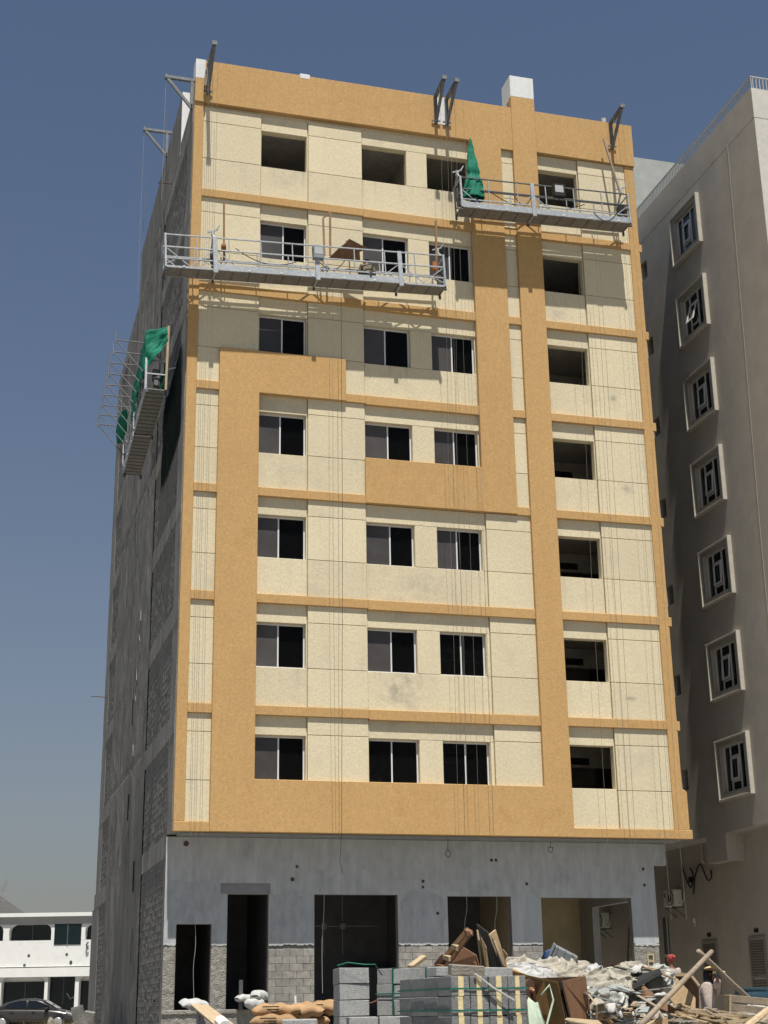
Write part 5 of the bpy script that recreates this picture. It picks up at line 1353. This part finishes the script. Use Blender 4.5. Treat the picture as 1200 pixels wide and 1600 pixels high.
# standing sheets and the frame behind the block stack
board('plywood_board', 'tall split pale plywood sheet standing behind the block stack', [(745, 1452, 17.8), (749, 1455, 17.8), (762, 1530, 17.6), (766, 1620, 17.5), (757, 1620, 17.5), (754, 1522, 17.6)], .03, WOODL, group='boards standing behind the block stack')
board('plywood_board', 'second layer of the split plywood sheet, frayed along its edge', [(749, 1453, 17.75), (753, 1460, 17.75), (762, 1480, 17.65), (775, 1512, 17.55), (790, 1620, 17.4), (767, 1620, 17.5), (763, 1520, 17.6)], .02, PLYT, group='boards standing behind the block stack')
board('plywood_board', 'black faced board with a bright upper edge standing behind the block stack', [(744, 1444, 17.7), (765, 1460, 17.2), (785, 1512, 17.0), (800, 1620, 16.9), (778, 1620, 17.3), (760, 1480, 17.6), (748, 1456, 17.75)], .02, BLACKB, group='boards standing behind the block stack')
board('plywood_board', 'light tan board leaning right behind the block stack', [(765, 1460, 17.15), (775, 1452, 17.3), (785, 1485, 17.3), (794, 1513, 17.3), (800, 1560, 17.3), (800, 1620, 17.3), (792, 1560, 17.1), (784, 1508, 17.05)], .02, PLYT, group='boards standing behind the block stack')
board('wood_offcut', 'small square tan offcut sticking out behind the light tan board', [(786, 1483, 17.5), (794, 1493, 17.5), (790, 1500, 17.5), (783, 1494, 17.5)], .02, PLYT, group='boards standing behind the block stack')
board('plywood_board', 'wide dark brown plywood panel behind the strapped blocks', [(700, 1506, 18.6), (721, 1478, 18.6), (744, 1492, 18.5), (752, 1520, 18.4), (756, 1620, 18.4), (700, 1620, 18.6)], .02, PLYB, group='boards standing behind the block stack')
fr = empty('pallet', 'brown timber pallet tilted up beside the dark opening', 'pallet', P(706, 1487, 17.6))
A0, A1, B0, B1 = [P(*p) - fr.location for p in ((681, 1513, 17.9), (731, 1453, 17.4), (693, 1516, 17.5), (736, 1457, 17.1))]
part(MB().beam(A0, A1, .03, .06), 'rail', WOOD, fr); part(MB().beam(B0, B1, .025, .05), 'rail', PLYB, fr)
for t in (.06, .30, .58, .97): part(MB().beam(A0.lerp(A1, t), B0.lerp(B1, t), .07, .05), 'crosspiece', WOODL if t > .2 and t < .9 else PLYB, fr)
part(MB().beam(A0.lerp(A1, .05), A0.lerp(A1, .30), .07, .08), 'broken_block', PLYD, fr)
board('green_board', 'pale green board leaning at the right of the foam strip stack', [(824, 1562, 15.3), (826, 1558, 15.35), (836, 1566, 15.3), (841, 1565, 15.3), (852, 1602, 15.0), (858, 1640, 14.9), (830, 1640, 14.9)], .02, GREENB)
board('plywood_board', 'pale wooden batten right of the last foam strip', [(825, 1557, 15.45), (829, 1560, 15.45), (833, 1600, 15.4), (829, 1620, 15.4)], .03, WOODL)
board('black_board', 'long black board rising to the right across the heap', [(977, 1544, 17.3), (1012, 1526, 17.6), (1034, 1518, 17.9), (1031, 1524, 17.7), (1005, 1539, 17.4), (985, 1549, 17.2)], .05, BLACKB, group='flat boards on the debris heap')
board('grey_board', 'grey board above the long black board', [(977, 1543, 17.35), (985, 1534, 17.9), (1018, 1514, 18.4), (1034, 1516, 18.0), (1012, 1525, 17.65)], .03, SLABM, group='flat boards on the debris heap')
board('grey_slab', 'rounded grey slab in the hollow of the heap', [(929, 1561, 16.9), (934, 1553, 17.1), (944, 1550, 17.3), (953, 1553, 17.2), (958, 1563, 16.9), (948, 1566, 16.7), (930, 1565, 16.7)], .06, SLABM, group='flat boards on the debris heap')
board('grey_board', 'grey strip of board over the hollow of the heap', [(930, 1548, 16.9), (958, 1538, 17.1), (976, 1538, 17.0), (974, 1541, 16.9), (950, 1546, 16.8), (931, 1552, 16.8)], .02, SLABM, group='flat boards on the debris heap')
board('tan_board', 'tan offcut lying on the crest right of the pale sacking', [(978, 1530, 18.2), (996, 1514, 18.7), (1004, 1518, 18.6), (988, 1537, 18.0)], .04, PLYT, group='flat boards on the debris heap')
board('pale_board', 'pale board lying at the foot of the cabinet', [(882, 1592, 15.6), (886, 1590, 15.7), (935, 1594, 15.4), (942, 1600, 15.2), (920, 1600, 15.2), (890, 1596, 15.5)], .03, WOODL, group='flat boards on the debris heap')
board('brown_board', 'brown drawer front tilted under the wooden pole', [(1003, 1541, 17.0), (1007, 1540, 17.05), (1030, 1560, 16.9), (1047, 1572, 16.8), (1062, 1580, 16.7), (1063, 1600, 16.6), (1030, 1598, 16.7), (1004, 1573, 16.9)], .02, PLYB, group='broken brown furniture right of the heap')
board('brown_board', 'brown drawer side at the foot of the tan panel', [(1044, 1568, 16.75), (1062, 1580, 16.7), (1084, 1578, 16.9), (1086, 1620, 16.8), (1046, 1620, 16.6)], .02, PLYB, group='broken brown furniture right of the heap')
board('wood_edge', 'thin pale rail along the bottom of the brown drawer', [(1049, 1593, 16.55), (1083, 1592, 16.6), (1083, 1596, 16.6), (1049, 1597, 16.55)], .03, WOODL, group='broken brown furniture right of the heap')
board('tan_board', 'tan chipboard panel with a pointed top under the crossed poles', [(1058, 1528, 17.6), (1087, 1559, 17.6), (1087, 1577, 17.5), (1062, 1580, 17.4), (1046, 1560, 17.4)], .02, PLYT, group='broken brown furniture right of the heap')
board('dark_board', 'dark brown panel with a pale top edge behind the crossed poles', [(1036, 1524, 19.0), (1078, 1524, 19.0), (1092, 1545, 19.0), (1094, 1640, 19.0), (1036, 1640, 19.0)], .02, PLYD, group='broken brown furniture right of the heap')
MB().beam(P(1035, 1522.5, 18.98), P(1079, 1523, 18.98), .03, .04).build('pale_edge', WOODL, label='pale strip along the top of the dark brown panel', cat='strip')
MB().beam(P(1079, 1523.5, 18.97), P(1092, 1540, 18.97), .03, .03).build('pale_edge', WOODL, label='slanting pale strip at the right of the dark brown panel', cat='strip')
board('tan_board', 'tan offcut standing in front of the brown drawer', [(1024, 1596, 16.2), (1043, 1589, 16.2), (1049, 1640, 16.1), (1022, 1640, 16.1)], .02, PLYT)
board('brown_board', 'dark post under the wood scraps', [(1085, 1592, 16.8), (1094, 1592, 16.8), (1094, 1640, 16.8), (1085, 1640, 16.8)], .08, PLYD)
# crossed round poles
def roundpole(a, b, r, label):
    p, q = P(*a), P(*b); n = 10
    pts = [p.lerp(q, i / n) + Vector((.006 * noise.noise((i * .9, p.x, 1)), 0, .006 * noise.noise((p.x, i * .8, 4)))) for i in range(n + 1)]
    return MB().tube(pts, r, 9).build('wooden_pole', WOODG, smooth=True, label=label, cat='pole', group='crossed grey timber poles')
roundpole((1001, 1602, 15.4), (1112, 1487, 18.6), .031, 'grey round pole rising to the right across the brown drawers')
roundpole((1091, 1487, 21.1), (1181, 1571, 22.1), .040, 'grey round pole sloping down to the right, gripped by the worker')
# scraps of timber
grp = 'pale wood scraps under the crossed poles'
for i in range(64):
    u = rb.uniform(1078, 1165); v = 1578 + (u - 1078) * .10 + rb.uniform(-2, 20); d = 17.3 - (v - 1575) * .05
    a = rb.uniform(-.9, .9); l = rb.uniform(.25, .8)
    p = P(u, v, d); dv = Vector((math.cos(a + g0), math.sin(a + g0), rb.uniform(-.35, .1))) * l * .5
    MB().beam(p - dv, p + dv, rb.uniform(.025, .06), rb.uniform(.01, .025)).build('wood_scrap', WOODL if rb.random() < .75 else SHEETM, label='thin pale wood scrap in the pile under the crossed poles', cat='wood scrap', group=grp)
for i in range(110):
    hi_ = i % 5 < 3
    u = rb.uniform(880 if hi_ else 905, 1035); v = rb.uniform(1508, 1535) if hi_ else rb.uniform(1545, 1602); d = rb.uniform(18.0, 18.8) if hi_ else rb.uniform(16.0, 17)
    a = rb.uniform(-1.4, 1.4); l = rb.uniform(.12, .42)
    p = P(u, v, d); dv = Vector((math.cos(a + g0), math.sin(a + g0), rb.uniform(-.4, .4))) * l * .5
    MB().beam(p - dv, p + dv, rb.uniform(.03, .14), rb.uniform(.006, .018)).build('wood_scrap', rb.choice([WOODL, PLYT, SLABM, SHEETM, SLABM, SHEETM, PLYD, WOODG]), label='small splinter of board lying on the rubble heap', cat='wood scrap', group='splinters on the rubble heap')
cr = empty('wooden_crate', 'broken wooden crate beside the blue grey barrel', 'crate', P(1170, 1577, 17.6), (0, math.radians(6), g0))
for z in (-.10, .0, .10): part(MB().cbox(-.24, .24, -.17, -.15, z - .04, z + .04, .004), 'slat', WOODG, cr); part(MB().cbox(-.24, .24, .15, .17, z - .04, z + .04, .004), 'slat', WOODG, cr)
for x in (-.25, .25): part(MB().cbox(x - .015, x + .015, -.16, .16, -.14, .14, .004), 'end_board', WOODL, cr)
MB().tube([P(1166, 1606, 16.0), P(1203, 1577, 16.8)], .045, 9).build('log', WOODL, label='pale squared log in the bottom right corner', cat='log')
MB().beam(P(1172, 1610, 16.2), P(1210, 1590, 16.6), .2, .12).build('log', WOODG, label='grey beam under the pale log in the corner', cat='log')
br = empty('barrel', 'blue grey plastic barrel standing in front of the louvred vent', 'barrel', (P(1174, 1546, 23.5).x, P(1174, 1546, 23.5).y, 0))
part(MB().lathe([(.25, 0), (.27, .1), (.28, .45), (.27, .8), (.255, .88)], (0, 0, 0), 22), 'body', BARREL, br); part(MB().lathe([(.262, .86), (.272, .875), (.272, .9), (.262, .905)], (0, 0, 0), 22), 'rim', BARREL, br)
for z in (.3, .6): part(MB().lathe([(.277, z - .02), (.29, z), (.277, z + .02)], (0, 0, 0), 22), 'hoop', BARREL, br)
# scattered chunks over the mounds
ch = MB()
for i in range(520):
    u = rb.uniform(806, 1200); top = 1520 if u < 1000 else (1560 if u < 1060 else 1586)
    v = rb.uniform(top + 12, 1606); d = 19.0 - (v - 1500) * .022 + rb.uniform(-.3, .3); c = P(u, v, d)
    ax = Matrix.Rotation(rb.uniform(0, 6.3), 3, Vector((rb.uniform(-1, 1), rb.uniform(-1, 1), rb.uniform(-1, 1))).normalized())
    k_ = .6 if u > 1060 else 1
    h = (rb.uniform(.02, .10) * k_, rb.uniform(.015, .06) * k_, rb.uniform(.004, .02))
    ch.obox(c, (ax.col[0], ax.col[1], ax.col[2]), h)
ch.build('rubble_chunks', RUBB, kind='stuff')

# ------------------------------------------------------------------ far left: car, weeds, stones
car = empty('parked_car', 'grey saloon car parked in front of the white villa', 'car')
C0 = P(52, 1590, 73); C0.z = 0; car.location = C0; car.rotation_euler = (0, 0, g0 + .02)
prof = [(-2.25, .42, .78), (-2.15, .30, .92), (-1.75, .24, 1.0), (-1.2, .22, 1.02), (-.4, .20, 1.0), (.6, .20, .98), (1.15, .22, .95), (1.7, .24, .86), (2.1, .28, .74), (2.28, .38, .60)]
bm_ = MB(); ring = []
for (x, zl, zh) in prof:
    w_ = .90 - .10 * max(0, abs(x) - 1.5)
    ring.append([(x, -w_ * .96, zl), (x, -w_, (zl + zh) * .5), (x, -w_ * .985, zh - .12), (x, -w_ * .86, zh), (x, 0, zh + .03), (x, w_ * .86, zh), (x, w_ * .985, zh - .12), (x, w_, (zl + zh) * .5), (x, w_ * .96, zl)])
vs = [p for r in ring for p in r]; n = 9
fs = [(i * n + k, i * n + k + 1, (i + 1) * n + k + 1, (i + 1) * n + k) for i in range(len(ring) - 1) for k in range(n - 1)]
fs += [(i * n + 8, i * n, (i + 1) * n, (i + 1) * n + 8) for i in range(len(ring) - 1)] + [tuple(range(n)), tuple((len(ring) - 1) * n + k for k in range(n))]
o = part(bm_.add(vs, fs), 'body', PAINT, car, ); 
for p_ in o.data.polygons: p_.use_smooth = True
o.modifiers.new('s', 'SUBSURF').render_levels = 2
roof = [(-1.75, .98, .99, .70), (-1.25, .98, 1.28, .66), (-.6, .98, 1.43, .62), (.0, .97, 1.45, .61), (.5, .96, 1.38, .62), (1.25, .93, .96, .72)]
rr = MB(); ring = []
for (x, zl, zh, w_) in roof: ring.append([(x, -.80, zl - .05), (x, -w_ - .05, zh - .07), (x, -w_ + .1, zh), (x, 0, zh + .02), (x, w_ - .1, zh), (x, w_ + .05, zh - .07), (x, .80, zl - .05)])
vs = [p for r in ring for p in r]; n = 7
fs = [(i * n + k, i * n + k + 1, (i + 1) * n + k + 1, (i + 1) * n + k) for i in range(len(ring) - 1) for k in range(n - 1)]
fs += [(i * n + 6, i * n, (i + 1) * n, (i + 1) * n + 6) for i in range(len(ring) - 1)] + [tuple(range(n)), tuple((len(ring) - 1) * n + k for k in range(n))]
o = part(rr.add(vs, fs), 'roof', PAINT, car)
for p_ in o.data.polygons: p_.use_smooth = True
def cw(pts, name='side_window'):
    for s in (-1, 1): part(MB().prism([(x, s * (.815 - (z - .95) * .30), z) for x, z in pts], (0, s * .012, 0)), name, CARG, car)
cw([(-1.35, 1.02), (-1.05, 1.24), (-.58, 1.35), (-.22, 1.365), (-.22, 1.0)]); cw([(-.14, 1.0), (-.14, 1.365), (.22, 1.35), (.52, 1.27), (.98, .99)])
part(MB().prism([(.62, -.6, 1.335), (1.22, -.66, .985), (1.22, .66, .985), (.62, .6, 1.335)], (.012, 0, .014)), 'windscreen', CARG, car)
for s in (-1, 1):
    for x in (-1.35, 1.38):
        wh = part(MB().lathe([(.24, -.1), (.32, -.09), (.33, 0), (.32, .09), (.24, .1)], (x, s * .80, .33), 24, 'y'), 'wheel', TYRE, car)
        rm = MB(); rm.lathe([(.20, -.015), (.225, 0), (.20, .015)], (x, s * .895, .33), 24, 'y'); rm.lathe([(.05, -.02), (.05, .02)], (x, s * .90, .33), 10, 'y')
        for k in range(8):
            a = k * math.pi / 4; rm.beam((x + .04 * math.cos(a), s * .90, .33 + .04 * math.sin(a)), (x + .21 * math.cos(a), s * .895, .33 + .21 * math.sin(a)), .03, .045)
        part(rm, 'rim', RIM, wh)
        part(MB().lathe([(.37, -.02), (.385, .0), (.37, .02)], (x, s * .865, .35), 24, 'y'), 'wheel_arch', BLACK, car)
    part(MB().prism([(1.95, s * .60, .68), (2.2, s * .55, .62), (2.12, s * .80, .64), (1.75, s * .86, .76)], (0, 0, .07)), 'headlight', LAMP, car)
    part(MB().prism([(-2.2, s * .55, .72), (-2.24, s * .8, .70), (-1.95, s * .88, .80)], (0, 0, .12)), 'tail_light', REDC, car)
    part(MB().cbox(.72, .92, s * .86, s * 1.02, .98, 1.12, .03), 'wing_mirror', BLACK, car)
    for x in (-.95, .1): part(MB().cbox(x, x + .16, s * .895, s * .92, .82, .845, .006), 'door_handle', PAINT, car)
    for x in (-.18,): part(MB().box(x - .006, x + .006, s * .893, s * .902, .3, .95), 'door_gap', BLACK, car)
rb = random.Random(8)
gr = MB()
for i in range(2600):
    u = rb.uniform(-20, 125); d = rb.uniform(48, 60); c = P(u, 1600, d); c.z = 0
    if noise.noise((c.x * .35, c.y * .35, 1)) < -.15: continue
    a = rb.uniform(0, 6.3); h = rb.uniform(.2, .55) * (.55 + .9 * max(0, noise.noise((c.x * .5, c.y * .5, 7)) + .2)); w_ = .018
    gr.add([c + Vector((w_ * math.cos(a), w_ * math.sin(a), 0)), c - Vector((w_ * math.cos(a), w_ * math.sin(a), 0)), c + Vector((rb.uniform(-.12, .12), rb.uniform(-.12, .12), h))], [(0, 1, 2)])
gr.build('dry_weeds', DRYG, kind='stuff')
def rock(label, c, s, m=STONE, seed=0, group='stones in front of the villa'):
    b = bmesh.new(); bmesh.ops.create_icosphere(b, subdivisions=3, radius=1)
    for v in b.verts:
        k = 1 + .35 * noise.noise(v.co * 1.3 + Vector((seed, 0, 0))) + .12 * noise.noise(v.co * 4 + Vector((seed, 3, 0))); v.co = Vector((v.co.x * s[0], v.co.y * s[1], v.co.z * s[2])) * k
    me = bpy.data.meshes.new('stone'); b.to_mesh(me); b.free(); me.materials.append(m)
    o = bpy.data.objects.new('stone', me); col.objects.link(o); o.location = c; return tag(o, label, 'stone', group)
for i, (u, v, d, s, lab) in enumerate(((80, 1597, 56, (.15, .14, .32), 'pale pointed stone below the car door'), (45, 1597, 58, (.24, .2, .16), 'flat pale stone near the rear wheel'), (96, 1600, 55, (.3, .2, .13), 'pale rubble lump left of the front wheel'), (62, 1600, 55, (.4, .2, .15), 'low pale lump under the middle of the car'), (12, 1601, 56, (.4, .2, .14), 'low pale stone under the rear bumper'))):
    c = P(u, v, d); c.z = s[2] * .8; rock(lab, c, s, seed=i * 7)
c = P(124, 1594, 52); c.z = 0
slab('broken grey concrete slab standing by the corner of the building', (c.x, c.y, .48), g0, 0, -14, (.42, .14, .95), RAWB, 'concrete_slab', 'slab')
c = P(138, 1592, 50); c.z = 0
slab('square grey concrete lump beside the broken slab', (c.x, c.y, .42), g0 + .2, 4, 8, (.36, .4, .7), RAWB, 'concrete_slab', 'slab')
c = P(122, 1602, 48); rock('dark lump of rubble at the foot of the broken slab', (c.x, c.y, .12), (.28, .2, .2), RAWC, 51)
